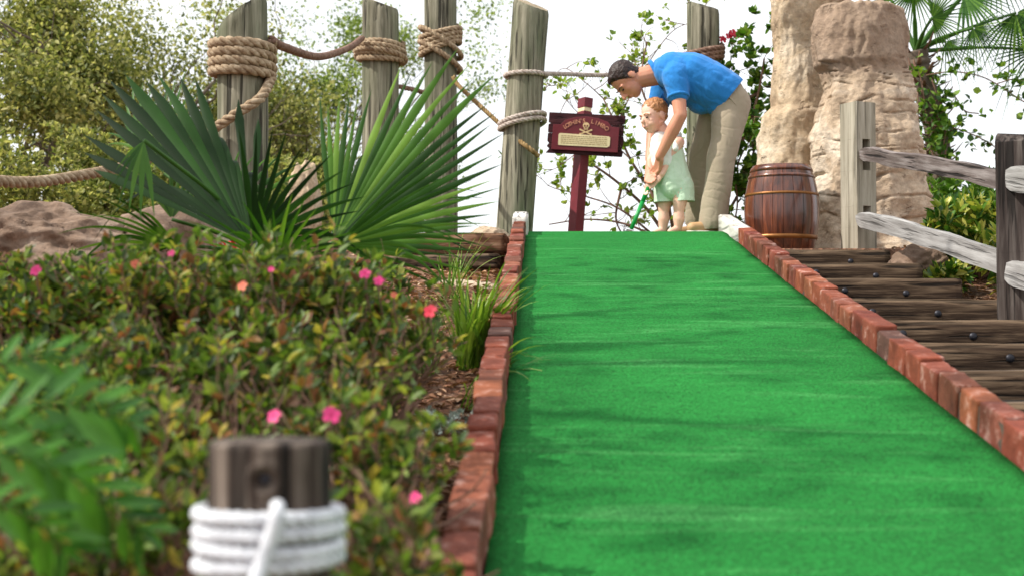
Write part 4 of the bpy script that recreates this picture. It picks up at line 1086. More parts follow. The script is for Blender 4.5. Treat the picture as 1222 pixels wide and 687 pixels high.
# ================================================================ fan palms
def fan_into(V, Fq, hub, ex, ey, L, a0, a1, n, split=0.5, pleat=0.22, cup=0.1, droop=0.2, rg=random, lenfn=None, wmul=1.0, brk=0.12):
    ex, ey = Vector(ex).normalized(), Vector(ey).normalized(); nn = ex.cross(ey).normalized(); K = 12
    da = (a1 - a0) / n
    for i in range(n):
        th = a0 + da * (i + .5); l = (lenfn(math.degrees(th)) if lenfn else L) * rg.uniform(.93, 1.05)
        sp_ = split * rg.uniform(.88, 1.1); tw = rg.uniform(-.04, .04); db = droop * rg.uniform(.5, 1.5) + (rg.uniform(.5, 1.6) if rg.random() < brk else 0)
        base = len(V)
        for k in range(K + 1):
            f = 0.03 + .97 * k / K
            wa = abs(da) / 2 * wmul
            hw = f * l * math.tan(wa) if f < sp_ else sp_ * l * math.tan(wa) * max(0.02, (1 - (f - sp_) / (1 - sp_)) ** 0.85)
            th2 = th + tw * max(0, f - sp_)
            d = ex * math.cos(th2) + ey * math.sin(th2); s = -ex * math.sin(th2) + ey * math.cos(th2)
            q = hub + d * f * l - nn * cup * l * f * f + Vector((0, 0, -1)) * db * l * max(0, f - .35) ** 2
            pl = hw * 2 * pleat
            V += [q - s * hw, q + nn * pl, q + s * hw]
        for k in range(K):
            a_ = base + 3 * k
            Fq += [(a_, a_ + 1, a_ + 4, a_ + 3), (a_ + 1, a_ + 2, a_ + 5, a_ + 4)]
def interp(tab):
    def f(x):
        if x <= tab[0][0]: return tab[0][1]
        for (a, va), (b_, vb) in zip(tab, tab[1:]):
            if x <= b_: return va + (vb - va) * (x - a) / (b_ - a)
        return tab[-1][1]
    return f
def frond(parent, crown, hub, Y, ex, ey, a0, a1, n, Lpx, mat, split=.5, cup=.1, droop=.2, seed=1, lentab=None, rpet=.007, pleat=.22, wmul=1.0, name='frond'):
    s = Y / F; h = P(hub[0], hub[1], Y); V, Fq = [], []
    lf = (lambda x, f=interp(lentab): f(x) * s) if lentab else None
    fan_into(V, Fq, h, ex, ey, Lpx * s, R(a0), R(a1), n, split, pleat, cup, droop, random.Random(seed), lf, wmul)
    fr = link(name, np_mesh(name, [tuple(v) for v in V], Fq), M[mat], parent)
    b = MB(); mid = (crown + h) / 2 + Vector((0, 0, .03)); b.tube(catmull([crown, mid, h], 6), [rpet * 1.5] * 6 + [rpet] * 7, 6)
    b.build('petiole', M['palm_light'], fr); return fr
Yq = 5.0
cr = P(352, 330, Yq + .1)
base = Vector((cr.x, cr.y, gz(cr.x, cr.y)))
pt = thing('fan_palm', 'low fan palm with two big dark pleated leaves rising in front of the round posts', 'palm', base)
b = MB(); b.tube([base - Vector((0, 0, .05)), base + Vector((0, 0, .12)), cr - Vector((0, 0, .02))], [.06, .055, .04], 12); b.build('trunk', M['bark'], pt)
X_, Z_ = (1, 0, 0), (0, 0, 1)
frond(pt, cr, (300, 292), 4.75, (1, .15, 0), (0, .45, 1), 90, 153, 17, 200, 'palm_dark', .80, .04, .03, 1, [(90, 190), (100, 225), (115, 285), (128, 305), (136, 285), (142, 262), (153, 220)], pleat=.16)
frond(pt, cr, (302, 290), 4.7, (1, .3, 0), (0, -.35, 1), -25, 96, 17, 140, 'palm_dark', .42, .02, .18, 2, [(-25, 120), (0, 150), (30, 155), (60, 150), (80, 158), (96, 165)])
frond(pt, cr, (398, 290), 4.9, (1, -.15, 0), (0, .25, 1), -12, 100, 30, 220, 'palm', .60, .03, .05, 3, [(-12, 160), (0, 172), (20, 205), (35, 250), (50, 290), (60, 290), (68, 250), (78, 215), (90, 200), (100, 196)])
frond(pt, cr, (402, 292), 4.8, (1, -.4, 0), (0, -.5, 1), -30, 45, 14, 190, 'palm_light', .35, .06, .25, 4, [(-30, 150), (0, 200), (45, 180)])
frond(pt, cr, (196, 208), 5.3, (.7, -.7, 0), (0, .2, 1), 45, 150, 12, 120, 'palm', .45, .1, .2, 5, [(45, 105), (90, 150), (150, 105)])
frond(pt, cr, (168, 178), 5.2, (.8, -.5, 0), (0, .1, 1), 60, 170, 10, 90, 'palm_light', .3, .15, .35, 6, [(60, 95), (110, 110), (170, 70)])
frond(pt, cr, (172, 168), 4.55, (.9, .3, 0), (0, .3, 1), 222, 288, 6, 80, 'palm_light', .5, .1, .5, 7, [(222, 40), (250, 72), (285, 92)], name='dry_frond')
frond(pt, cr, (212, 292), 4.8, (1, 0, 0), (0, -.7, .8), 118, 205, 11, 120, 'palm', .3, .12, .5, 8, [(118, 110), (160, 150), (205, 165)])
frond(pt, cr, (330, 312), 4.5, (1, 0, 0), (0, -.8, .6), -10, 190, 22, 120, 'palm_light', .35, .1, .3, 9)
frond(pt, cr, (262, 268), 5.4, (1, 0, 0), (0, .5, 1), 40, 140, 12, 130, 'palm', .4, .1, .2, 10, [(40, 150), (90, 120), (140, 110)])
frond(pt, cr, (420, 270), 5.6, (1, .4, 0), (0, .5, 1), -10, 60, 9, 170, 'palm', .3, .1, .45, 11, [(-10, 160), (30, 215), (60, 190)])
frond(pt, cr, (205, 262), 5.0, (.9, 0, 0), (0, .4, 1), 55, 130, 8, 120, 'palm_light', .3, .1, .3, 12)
# red and white bromeliad glimpsed at its foot
c = P(270, 300, 5.9); c.z = gz(c.x, c.y)
t = thing('bromeliad', 'red-leaved plant glimpsed at the foot of the fan palm', 'plant', c)
clump('leaves', '', P(275, 315, 5.9), 26, .14, .02, 8, 'azalea', (0, 0, 0), 1.2, .5, parent=t); clump('bracts', '', P(272, 305, 5.9), 22, .12, .018, 9, 'red', (0, 0, 0), 1.2, .5, parent=t)
b = MB(); b.tube([c, P(273, 312, 5.9)], .012, 6); b.build('stem', M['twig'], t)

# background palm at right
Yt = 12.6
base = P(1118, 330, Yt); base.z = gz(base.x, Yt); crn = P(1093, 62, Yt)
bp = thing('cabbage_palm', 'tall palm with shaggy trunk behind the rock pillars, its fan leaves at top right', 'palm', base)
b = MB(); pth = catmull([base, P(1122, 230, Yt), P(1116, 150, Yt), P(1100, 95, Yt), crn], 14)
b.tube(pth, [(.105 + .02 * noise.noise(Vector((i * .7, 0, 0)))) for i in range(len(pth))], 14); b.build('trunk', M['bark'], bp)
rg = random.Random(3); b = MB()
for i, p in enumerate(resample(pth, .028)):
    for _ in range(2):
        a = rg.uniform(0, 2 * PI); d = Vector((math.cos(a), math.sin(a), rg.uniform(.3, 1.2))).normalized(); q = p + Vector((math.cos(a), math.sin(a), 0)) * .10
        b.tube([q, q + d * rg.uniform(.05, .11), q + d * rg.uniform(.12, .17) + Vector((0, 0, rg.uniform(-.02, .05)))], [.022, .016, .006], 4, flat=.4)
b.build('leaf_bases', M['twig'], bp)
for i, (hx, hy, dyY, exx, eyy, a0, a1, n, Lp, mt, spl, dr) in enumerate([
    (1161, 34, -.3, (1, .2, 0), (0, .3, 1), -130, 40, 26, 66, 'palm', .25, .25), (1212, 16, .2, (1, -.3, 0), (0, .3, 1), -150, 30, 26, 78, 'palm', .35, .3),
    (1112, 22, -.5, (1, .3, 0), (0, -.3, 1), -75, 110, 26, 62, 'palm_light', .3, .25), (1150, -6, .1, (1, 0, 0), (0, .5, 1), -110, 120, 30, 70, 'palm_light', .4, .3),
    (1062, -2, .2, (1, .3, 0), (0, .3, 1), 60, 250, 22, 46, 'palm_light', .4, .3), (1090, -12, -.3, (1, 0, 0), (0, -.5, 1), 150, 330, 24, 62, 'palm_light', .3, .3),
    (1128, 50, .3, (1, .2, 0), (0, .4, 1), -110, 20, 14, 64, 'palm_light', .2, .3), (1240, 60, .4, (1, 0, 0), (0, .4, 1), 90, 250, 20, 72, 'palm', .3, .3), (1186, -40, .5, (1, 0, 0), (0, .5, 1), -150, -20, 20, 80, 'palm', .3, .3)]):
    frond(bp, crn, (hx, hy), Yt + dyY, exx, eyy, a0, a1, n, Lp, mt, spl, .08, dr, 30 + i, rpet=.014)

# vine on the palm trunk and its tendrils
def vine(name, label, paths, dens, lo, hi, mat, cat, rad=.06, r=.004, seed=1, group=None, stem='twig', wr=.75):
    rg = random.Random(seed); base = paths[0][0]; t = thing(name, label, cat, base, group); b = MB(); tips = []
    for pth_ in paths:
        pp = catmull(pth_, 10); b.tube(resample(pp, .04), r, 5)
        for q in resample(pp, 1.0 / dens): tips.append((q + Vector([rg.gauss(0, rad) for _ in range(3)]), Vector([rg.gauss(0, 1) for _ in range(3)]).normalized()))
    b.build('stems', M[stem], t); leaves('leaves', *whorls(tips, rg, 4, lo, hi, wr), mat, t); return t
Yv = Yt - .22
vine('climbing_vine', 'leafy green vine climbing the shaggy palm trunk and trailing to the right',
     [[P(1126, 300, Yv), P(1120, 220, Yv), P(1108, 160, Yv), P(1100, 100, Yv), P(1092, 78, Yv)], [P(1112, 235, Yv), P(1098, 170, Yv - .05), P(1095, 110, Yv)], [P(1120, 200, Yv), P(1128, 150, Yv), P(1112, 95, Yv)],
      [P(1110, 125, Yv), P(1135, 112, Yv), P(1150, 132, Yv), P(1168, 136, Yv)], [P(1112, 150, Yv), P(1145, 155, Yv), P(1175, 168, Yv), P(1196, 182, Yv)], [P(1110, 180, Yv), P(1130, 196, Yv), P(1150, 212, Yv)],
      [P(1105, 90, Yv), P(1135, 86, Yv), P(1165, 90, Yv), P(1188, 100, Yv), P(1222, 122, Yv), P(1240, 128, Yv)], [P(1190, 100, Yv), P(1214, 95, Yv), P(1240, 108, Yv)], [P(1118, 170, Yv), P(1090, 200, Yv), P(1100, 240, Yv)]],
     30, .04, .085, 'vine', 'vine', .07, .006, 5)
# variegated shrub beside the steps, and greenery far right
def leafy_shrub(name, label, c, rx, ry, rz, n, lo, hi, mat, seed, group=None, stem='twig', cat='shrub', wr=.5, nb=14, cutoff=-.12):
    rg = random.Random(seed); c = Vector(c); t = thing(name, label, cat, c, group); b = MB(); tips = []; al = []
    for i in range(nb):
        a = rg.uniform(0, 2 * PI); d = Vector((math.cos(a) * rx * rg.random(), math.sin(a) * ry * rg.random(), rz)); grow(b, c, d, d.length * .5, .008 * max(1, rz), 2, rg, al, .15, .5, (2, 3), .6)
    b.build('stems', M[stem], t)
    k = 0
    while k < n:
        v = Vector([rg.gauss(0, 1) for _ in range(3)]).normalized(); f = rg.random() ** .35
        p = Vector((v.x * rx * f, v.y * ry * f, rz * 1.0 + v.z * rz * f))
        if noise.noise(p * (2.2 / max(rx, .3)) + Vector((seed, 0, 0))) < cutoff: continue
        tips.append((c + p, (v + Vector((0, 0, .5))).normalized())); k += 1
    leaves('leaves', *whorls(tips, rg, 5, lo, hi, wr), mat, t); return t
def gp(px, Y): p = P(px, 300, Y); p.z = gz(p.x, Y); return p
leafy_shrub('variegated_shrub', 'yellow and green variegated shrub behind the rails between the two fence posts', gp(1168, 8.3), .32, .3, .25, 420, .05, .095, 'varieg', 1, wr=.42)
leafy_shrub('variegated_shrub', 'small variegated shrub low beside the third step', gp(1122, 8.0) - Vector((0, 0, .05)), .15, .15, .10, 110, .05, .08, 'varieg', 2, wr=.42)
leafy_shrub('variegated_shrub', 'variegated shrub at the right picture edge behind the near fence post', gp(1240, 7.6), .30, .3, .22, 300, .05, .09, 'varieg', 3, wr=.42)
leafy_shrub('green_shrub', 'pale green loose shrub behind the variegated one, against the sky', gp(1190, 11.4), .75, .5, .42, 700, .05, .10, 'vine', 4)
leafy_shrub('green_shrub', 'pale green shrub at the far right edge behind the fence', gp(1275, 12.5), .6, .5, .55, 500, .05, .10, 'boug', 5)

# bougainvillea behind the people
rg = random.Random(21); Yb2 = 11.4
base = P(800, 290, Yb2); base.z = gz(base.x, Yb2)
bt = thing('bougainvillea', 'sprawling thin-branched bougainvillea behind the man and child, red bloom on its tallest twig', 'shrub', base)
b = MB(); tips = []; al = []
mains = [([(800, 290), (772, 250), (742, 222), (712, 200), (684, 186)], .016), ([(800, 290), (780, 235), (752, 190), (735, 150), (720, 118)], .016), ([(806, 290), (798, 240), (800, 190), (780, 140), (765, 100), (772, 50)], .015),
         ([(812, 290), (838, 250), (860, 205), (890, 160), (905, 110), (912, 70)], .017), ([(815, 290), (860, 262), (886, 222), (900, 180), (915, 150)], .016), ([(795, 290), (748, 268), (700, 262), (655, 268)], .012),
         ([(785, 285), (740, 250), (700, 235), (662, 225)], .010), ([(890, 160), (880, 110), (872, 75), (876, 42)], .006), ([(720, 118), (700, 100), (672, 82), (650, 108)], .005), ([(735, 150), (765, 90), (800, 40), (830, 25)], .006),
         ([(752, 190), (720, 160), (690, 135), (676, 120)], .006), ([(684, 186), (665, 200), (640, 210)], .004), ([(905, 110), (880, 130), (872, 180), (880, 240), (872, 280)], .013), ([(742, 222), (735, 260), (745, 285)], .013), ([(905, 290), (896, 240), (880, 200), (905, 150)], .014)]
for pts_, r_ in mains:
    pp = catmull([P(x, y, Yb2 + rg.uniform(-.15, .15)) for x, y in pts_], 8); b.tube(pp, [r_ * (1 - .6 * i / len(pp)) for i in range(len(pp))], 6)
    for q in resample(pp, .11)[1:]:
        if rg.random() < .8:
            d = Vector((rg.gauss(0, 1), rg.gauss(0, .7), rg.gauss(.25, .7))).normalized(); grow(b, q, d, rg.uniform(.10, .24), .004, 2, rg, tips, .05, .6, (1, 3), .7, 3, .4, al, 4)
b.build('stems', M['twig'], bt)
def bpx(q): return 611 + q.x / q.y * F
tp = [x for x in tips + [(q, d) for q, d, _ in al if rg.random() < .3] if (rg.random() < (.95 if bpx(x[0]) > 858 else .60 if x[0].z > 1.15 else .34))]
right = [x for x in tp if bpx(x[0]) > 858]; left = [x for x in tp if bpx(x[0]) <= 858]
leaves('leaves', *whorls(left, rg, 3, .035, .07, .62), 'boug', bt); leaves('leaves', *whorls(right, rg, 6, .045, .085, .65), 'vine', bt)
for (x, y) in ((874, 40), (880, 43), (870, 44), (862, 268 - 220)):
    flower(P(x, y, Yb2), Vector((rg.uniform(-.5, .5), -1, .3)), .035, 'red', bt, rg)
# twig shrubs near the tall posts
leafy_shrub('thin_shrub', 'thin bare shrub showing between the tall posts', gp(560, 12.6), .35, .3, .12, 12, .04, .07, 'boug', 7)

# ================================================================ trees far left
def tree(label, px, Y, top, rx, ry, n, seed, mat, trunk_r=.2, low=0.25, cluster=.45, leafL=(.07, .13), lean=0, bark='bark', thin=0.0, depth=4):
    rg = random.Random(seed); c = P(px, 300, Y); c.z = gz(c.x, Y) - .1; Ht = P(0, top, Y).z - c.z
    t = thing('tree', label, 'tree', c, 'trees beyond the boulders'); b = MB(); tips = []; al = []
    k0 = c + Vector((lean * .4, 0, Ht * low))
    b.tube(catmull([c, c + Vector((lean * .1, .1, Ht * low * .5)), k0], 6), [trunk_r * (1 - .3 * i / 12) for i in range(13)], 12)
    for i in range(7):
        a = 2 * PI * i / 7 + rg.uniform(-.3, .3); d = Vector((math.cos(a) * rx * .55 * rg.uniform(.3, 1.2), math.sin(a) * ry * .5, Ht * .35 * rg.uniform(.5, 1.3)))
        grow(b, k0 - Vector((0, 0, rg.uniform(0, .3) * Ht * low)), d, d.length * .55, trunk_r * .45, depth, rg, tips, .1, .5, (2, 3), .74, 4, .3, al, 6)
    b.build('trunk', M[bark], t)
    src = tips + [(q, d) for q, d, dp in al if dp <= 1 and rg.random() < .6]
    cen = []
    for q, d in src:
        if noise.noise(q * .55 + Vector((seed, 0, 0))) > -.05 + thin - .25: cen.append((q, d))
    cen = cen or src; per = max(3, int(n / len(cen)))
    A = np.array([tuple(q) for q, d in cen]); rs = np.random.RandomState(seed)
    Pn = np.repeat(A, per, 0) + rs.normal(0, cluster, (len(A) * per, 3)) * np.array([1, 1, .62])
    m = len(Pn); D = rs.normal(0, 1, (m, 3)); D[:, 2] -= .2; N = rs.normal(0, .5, (m, 3)); N[:, 2] += .8; L = rs.uniform(*leafL, m)
    leaves('crown', Pn, D, N, L, L * .55, mat, t); return t
tree('olive-green tree with dark branches at the far left edge', 10, 17, -120, 3.0, 2.2, 36000, 1, 'oak', .16, .22, .28, (.045, .085), thin=.42)
tree('yellow-green spreading tree filling the sky left of the thick coiled post', 170, 20, -140, 3.4, 2.4, 42000, 2, 'oak', .18, .22, .28, (.045, .09), thin=.41)
tree('airy yellowish tree behind the thick coiled post', 300, 22, -110, 2.9, 2.2, 26000, 3, 'oak', .14, .25, .28, (.045, .085), thin=.46)
tree('pale thin-crowned tree with sky showing through, left of the round-topped post', 385, 26, -130, 2.3, 1.8, 17000, 4, 'oak_green', .10, .35, .24, (.05, .09), thin=.45)
leafy_shrub('tall_shrub', 'bright yellow-green shrub behind the big boulder', gp(60, 12.5), 1.2, .8, .62, 2600, .035, .07, 'oak', 8, nb=16, cutoff=.02)
leafy_shrub('tall_shrub', 'olive shrub between the boulder and the thick coiled post', gp(215, 13), 1.0, .6, .66, 1900, .035, .07, 'oak_green', 9, nb=16, cutoff=.03)
leafy_shrub('tall_shrub', 'yellowish shrub behind the thick coiled post', gp(350, 14), .6, .6, .62, 900, .035, .07, 'oak', 10, nb=10)

# ================================================================ near lobed leaves, lower left
def lobed(parent, pts, Yl, n, Lp, seed, mat='near_leaf'):
    rg = random.Random(seed); pp = catmull([P(x, y, Yl + k * .03) for k, (x, y) in enumerate(pts)], 10); rs_ = resample(pp, (sum((b_ - a).length for a, b_ in zip(pp, pp[1:]))) / n)
    Pn, D, N, L, W = [], [], [], [], []
    for i, q in enumerate(rs_[1:]):
        f = i / len(rs_); tdir = (rs_[min(i + 2, len(rs_) - 1)] - rs_[i]).normalized(); side = Vector((0, -1, .3)).cross(tdir).normalized()
        for s in (-1, 1):
            Pn.append(q); D.append(side * s * .8 + tdir * .9 + Vector((0, 0, -.15))); N.append((rg.gauss(0, .2), -.8, .7)); l = Lp * Yl / F * math.sin(PI * (.18 + .75 * f)) * rg.uniform(.75, 1.2); L.append(l); W.append(l * .27)
    Pn.append(rs_[-2]); D.append(rs_[-1] - rs_[-3]); N.append((0, -.8, .7)); L.append(Lp * Yl / F * .6); W.append(Lp * Yl / F * .2)
    V, Fq = leaf_arrays(Pn, D, N, L, W, .1)
    fr = link('frond', np_mesh('frond', V, Fq), M[mat], parent); b = MB(); b.tube(pp, .0025, 6); b.build('rib', M['near_leaf'], fr)
c = P(-60, 680, 1.75); c.z = gz(c.x, c.y)
t = thing('lobed_leaf_plant', 'blurred bright green lobed leaves reaching in at the lower left corner', 'plant', c)
cc = P(-70, 560, 1.75)
lobed(t, [(-70, 520), (0, 492), (70, 480), (120, 488), (150, 500)], 1.75, 8, 84, 1); lobed(t, [(-70, 540), (10, 540), (90, 570), (130, 600), (165, 628)], 1.7, 9, 90, 2)
lobed(t, [(-70, 470), (-20, 440), (30, 425), (75, 428)], 1.8, 6, 62, 3); lobed(t, [(-70, 600), (0, 600), (40, 620), (75, 650)], 1.65, 7, 72, 4); lobed(t, [(-70, 560), (-10, 510), (40, 520), (80, 530)], 1.72, 6, 84, 5)
b = MB()
for y in (520, 540, 470, 600, 560): b.tube(catmull([c, cc + Vector((-.01, 0, -.05)), P(-70, y, 1.72)], 6), .004, 6)
b.build('stems', M['near_leaf'], t)
# ================================================================ people
def skin_mat(name, c, blush):
    t = NT(name); n = t.noise(t.tc(), 18, 4); t.col(t.mix(t.rng(n, .4, .7, 0, .5), c, blush)); t.rough(.5, .4)
    t.b.inputs['Subsurface Weight'].default_value = .06; t.b.inputs['Subsurface Radius'].default_value = (.012, .005, .003); t.b.inputs['Subsurface Scale'].default_value = 1.0
    t.bump(t.noise(t.tc(), 140, 3), .15, .001); return t.m
def cloth_mat(name, c, sc=9, crease=.5, weave=700):
    t = NT(name); v = t.tc(); n = t.noise(v, sc, 4, .6, .6); w = t.noise(v, weave, 2)
    t.col(t.mix(.6, c, t.ramp(w, [(.3, (.82, .82, .82)), (.7, (1.1, 1.1, 1.1))]), 'MULTIPLY')); t.rough(.9, .2)
    t.b.inputs['Sheen Weight'].default_value = .15
    b = t.bump(w, .2, .001); t.bump(n, crease, .02, b); return t.m
def hair_mat(name, a, b_):
    t = NT(name); n = t.noise(t.tc('Object', (60, 60, 14)), 1.5, 5, .6, .4); t.col(t.ramp(n, [(.3, a), (.7, b_)])); t.rough(.5, .4); t.bump(n, .7, .006); return t.m
M['skin'] = skin_mat('tanned_skin', s2l(206, 146, 118), s2l(196, 118, 94)); M['skin_child'] = skin_mat('fair_child_skin', s2l(236, 190, 168), s2l(232, 166, 144))
M['shirt'] = cloth_mat('bright_blue_knit', s2l(42, 126, 200), 9, .45); M['khaki'] = cloth_mat('khaki_cotton', s2l(162, 148, 128), 10, .4)
M['mint'] = cloth_mat('pale_mint_cotton', s2l(204, 226, 200), 14, .4); M['white_cloth'] = cloth_mat('white_cotton', s2l(236, 238, 232), 14, .3)
M['hair_dark'] = hair_mat('dark_brown_hair', s2l(22, 13, 10), s2l(54, 32, 24)); M['hair_red'] = hair_mat('strawberry_blond_hair', s2l(150, 92, 52), s2l(206, 150, 102))
M['shoe'] = plain_mat('tan_shoe_leather', s2l(190, 152, 110), .6); M['sole'] = plain_mat('pale_shoe_sole', s2l(220, 212, 200), .7)
M['eye'] = plain_mat('dark_eye', s2l(30, 22, 20), .25, bump=0); M['lip'] = plain_mat('lip', s2l(186, 102, 90), .5, bump=0); M['lip_child'] = plain_mat('child_lip', s2l(206, 118, 110), .5, bump=0)
def club_paint():
    t = NT('green_club_grip'); t.col(s2l(20, 150, 66)); t.rough(.35, .5); return t.m
M['club'] = club_paint(); M['metal'] = plain_mat('club_metal', s2l(150, 152, 156), .3, .9)

class Body:
    """closed tapered pieces, fused into one skin"""
    def __init__(s): s.b = MB()
    def cap(s, p0, r0, p1, r1, flat=1.0, up=None):
        p0, p1 = Vector(p0), Vector(p1); d = (p1 - p0); L = d.length
        if L < 1e-6: return
        d.normalize(); pts, rad = [], []
        for k in range(5): a = PI / 2 * (1 - k / 5); pts.append(p0 - d * r0 * math.sin(a) * .98); rad.append(max(r0 * math.cos(a), r0 * .05))
        for k in range(4): f = k / 3; pts.append(p0 + d * L * f); rad.append(r0 + (r1 - r0) * f)
        for k in range(1, 6): a = PI / 2 * k / 5; pts.append(p1 + d * r1 * math.sin(a) * .98); rad.append(max(r1 * math.cos(a), r1 * .05))
        s.b.tube(pts, rad, 16, flat=flat, up=up)
    def chain(s, pts, flat=1.0, up=None):
        for (a, ra), (c, rc) in zip(pts, pts[1:]): s.cap(a, ra, c, rc, flat, up)
    def ell(s, c, rx, ax, ry, ay, rz):
        ax = Vector(ax).normalized(); ay = Vector(ay); ay = (ay - ax * ay.dot(ax)).normalized(); az = ax.cross(ay); vs = []; nu, nv = 20, 14
        c = Vector(c)
        for j in range(1, nv):
            t = PI * j / nv
            for i in range(nu):
                a = 2 * PI * i / nu; vs.append(c + ax * rx * math.sin(t) * math.cos(a) + ay * ry * math.sin(t) * math.sin(a) + az * rz * math.cos(t))
        n = len(vs); vs += [c + az * rz, c - az * rz]
        fs = [(j * nu + i, (j + 1) * nu + i, (j + 1) * nu + (i + 1) % nu, j * nu + (i + 1) % nu) for j in range(nv - 2) for i in range(nu)]
        fs += [(n, i, (i + 1) % nu) for i in range(nu)] + [(n + 1, (nv - 2) * nu + (i + 1) % nu, (nv - 2) * nu + i) for i in range(nu)]
        s.b.add(vs, fs)
    def build(s, name, mat, parent, voxel=.006, sm=4, fac=.5, wr=None, cut=None, origin=None, solid=0):
        me_ = s.b.mesh('tmp'); o = bpy.data.objects.new('tmp', me_); COL.objects.link(o)
        bm_ = bmesh.new(); bm_.from_mesh(me_); bmesh.ops.recalc_face_normals(bm_, faces=bm_.faces[:]); bm_.to_mesh(me_); bm_.free()
        m = o.modifiers.new('r', 'REMESH'); m.mode = 'VOXEL'; m.voxel_size = voxel
        m = o.modifiers.new('s', 'SMOOTH'); m.iterations = sm; m.factor = fac
        bpy.context.view_layer.update()
        out = bpy.data.meshes.new_from_object(o.evaluated_get(bpy.context.evaluated_depsgraph_get())); out.name = name
        bpy.data.objects.remove(o); bpy.data.meshes.remove(me_)
        if cut:
            bm_ = bmesh.new(); bm_.from_mesh(out)
            for co, no in cut: bmesh.ops.bisect_plane(bm_, geom=bm_.verts[:] + bm_.edges[:] + bm_.faces[:], plane_co=co, plane_no=no, clear_outer=True)
            bm_.to_mesh(out); bm_.free()
        if wr:
            n = len(out.vertices); co = np.empty(n * 3, np.float32); out.vertices.foreach_get('co', co); no = np.empty(n * 3, np.float32); out.vertex_normals.foreach_get('vector', no)
            co = co.reshape(-1, 3); no = no.reshape(-1, 3)
            d = np.array([wr(Vector(c)) for c in co]); co += no * d[:, None]; out.vertices.foreach_set('co', co.ravel())
        o = link(name, out, M[mat], parent, origin)
        if solid: q = o.modifiers.new('thickness', 'SOLIDIFY'); q.thickness = solid; q.offset = -1
        return o
YM = 9.55
PX = YM / F
def Q(x, y, dy=0.0): return P(x, y, YM + dy)

def head_into(B, c, up, fwd, s, child=False):
    """c: centre of the skull; s: head height. Returns landmarks."""
    up = Vector(up).normalized(); fwd = Vector(fwd); fwd = (fwd - up * fwd.dot(up)).normalized(); sd = up.cross(fwd)
    W = lambda f, u, l=0.0: c + fwd * f * s + up * u * s + sd * l * s
    B.ell(W(-.06, .10), .40 * s, fwd, .335 * s, sd, .40 * s)                     # cranium
    B.ell(W(.14, -.10), .26 * s, fwd, .27 * s, sd, .36 * s)                      # face
    B.cap(W(.20, -.34), .13 * s, W(.02, -.24), .20 * s)                        # jaw
    for l in (-1, 1):
        B.cap(W(.26, -.36, 0), .085 * s, W(-.05, -.20, l * .20), .08 * s)
        B.ell(W(.24, -.10, l * .15), .10 * s, fwd, .11 * s, sd, .10 * s)         # cheek
        B.ell(W(-.06, -.03, l * .335), .085 * s, fwd, .03 * s, sd, .12 * s)      # ear
        B.cap(W(.33, .07, l * .05), .045 * s, W(.29, .07, l * .20), .04 * s)     # brow
    if child:
        B.cap(W(.37, .0), .035 * s, W(.44, -.10), .050 * s)
        for l in (-1, 1): B.ell(W(.22, -.18, l * .14), .13 * s, fwd, .13 * s, sd, .12 * s)
    else:
        B.cap(W(.36, .04), .035 * s, W(.49, -.13), .050 * s)
        for l in (-1, 1): B.ell(W(.42, -.14, l * .05), .04 * s, fwd, .035 * s, sd, .035 * s)
    B.cap(W(.375, -.23, -.07), .028 * s, W(.375, -.23, .07), .028 * s); B.cap(W(.365, -.275, -.06), .03 * s, W(.365, -.275, .06), .03 * s)
    return W
def face_parts(W, s, parent, eye='eye', lip='lip', brow='hair_dark', fwd=None, up=None, sd=None):
    for l in (-1, 1):
        B = Body(); B.ell(W(.352, .00, l * .14), .035 * s, W(1, 0) - W(0, 0), .055 * s, W(0, 0, 1) - W(0, 0), .020 * s)
        B.b.build('eye', M[eye], parent)
        B = Body(); B.chain([(W(.385, .085, l * .06), .013 * s), (W(.375, .105, l * .14), .015 * s), (W(.33, .085, l * .21), .010 * s)]); B.b.build('eyebrow', M[brow], parent)
    B = Body(); B.chain([(W(.370, -.25, -.09), .010 * s), (W(.405, -.25, 0), .017 * s), (W(.370, -.25, .09), .010 * s)]); B.b.build('lips', M[lip], parent)

def hand_into(B, wrist, palm_end, across, curl_dir, k=1.0, curl=1.0, thumb=1):
    """palm from wrist to palm_end; four fingers curl toward curl_dir, thumb leaves the side"""
    wrist, palm_end, across, curl_dir = Vector(wrist), Vector(palm_end), Vector(across).normalized(), Vector(curl_dir).normalized()
    d = (palm_end - wrist).normalized()
    for i in range(4):
        o = across * (.011 + .0175 * (i - 1.5)) * k
        B.cap(wrist + o * .55, .017 * k, palm_end + o, .0115 * k)
    for i, ln in enumerate((.88, 1.0, .94, .76)):
        o = across * .0185 * (i - 1.5) * k; p = palm_end + o; q = p; seg = [.042 * ln * k, .026 * ln * k, .021 * ln * k]; dirs = []
        a = .55 * curl; dd = d
        pts = [(p, .0100 * k)]
        for sg, rr in zip(seg, (.0092, .0085, .0075)):
            dd = (dd * math.cos(a) + curl_dir * math.sin(a)).normalized(); q = q + dd * sg; pts.append((q, rr * k)); a = min(1.5, a + .85 * curl)
            curl_dir2 = (curl_dir - dd * curl_dir.dot(dd)); 
            dd = dd
        B.chain(pts)
    tb = wrist + d * .022 * k - across * .022 * k * thumb
    B.chain([(tb, .014 * k), (tb + (d * .028 - across * .024 * thumb + curl_dir * .014) * k, .0115 * k), (tb + (d * .055 - across * .020 * thumb + curl_dir * .034) * k, .0098 * k), (tb + (d * .074 - across * .008 * thumb + curl_dir * .044) * k, .0085 * k)])

man = thing('person', 'man in a blue polo shirt and khaki trousers, bending over the child', 'person', Vector((Q(856, 275).x, YM, ZC)))
ZG = ZC
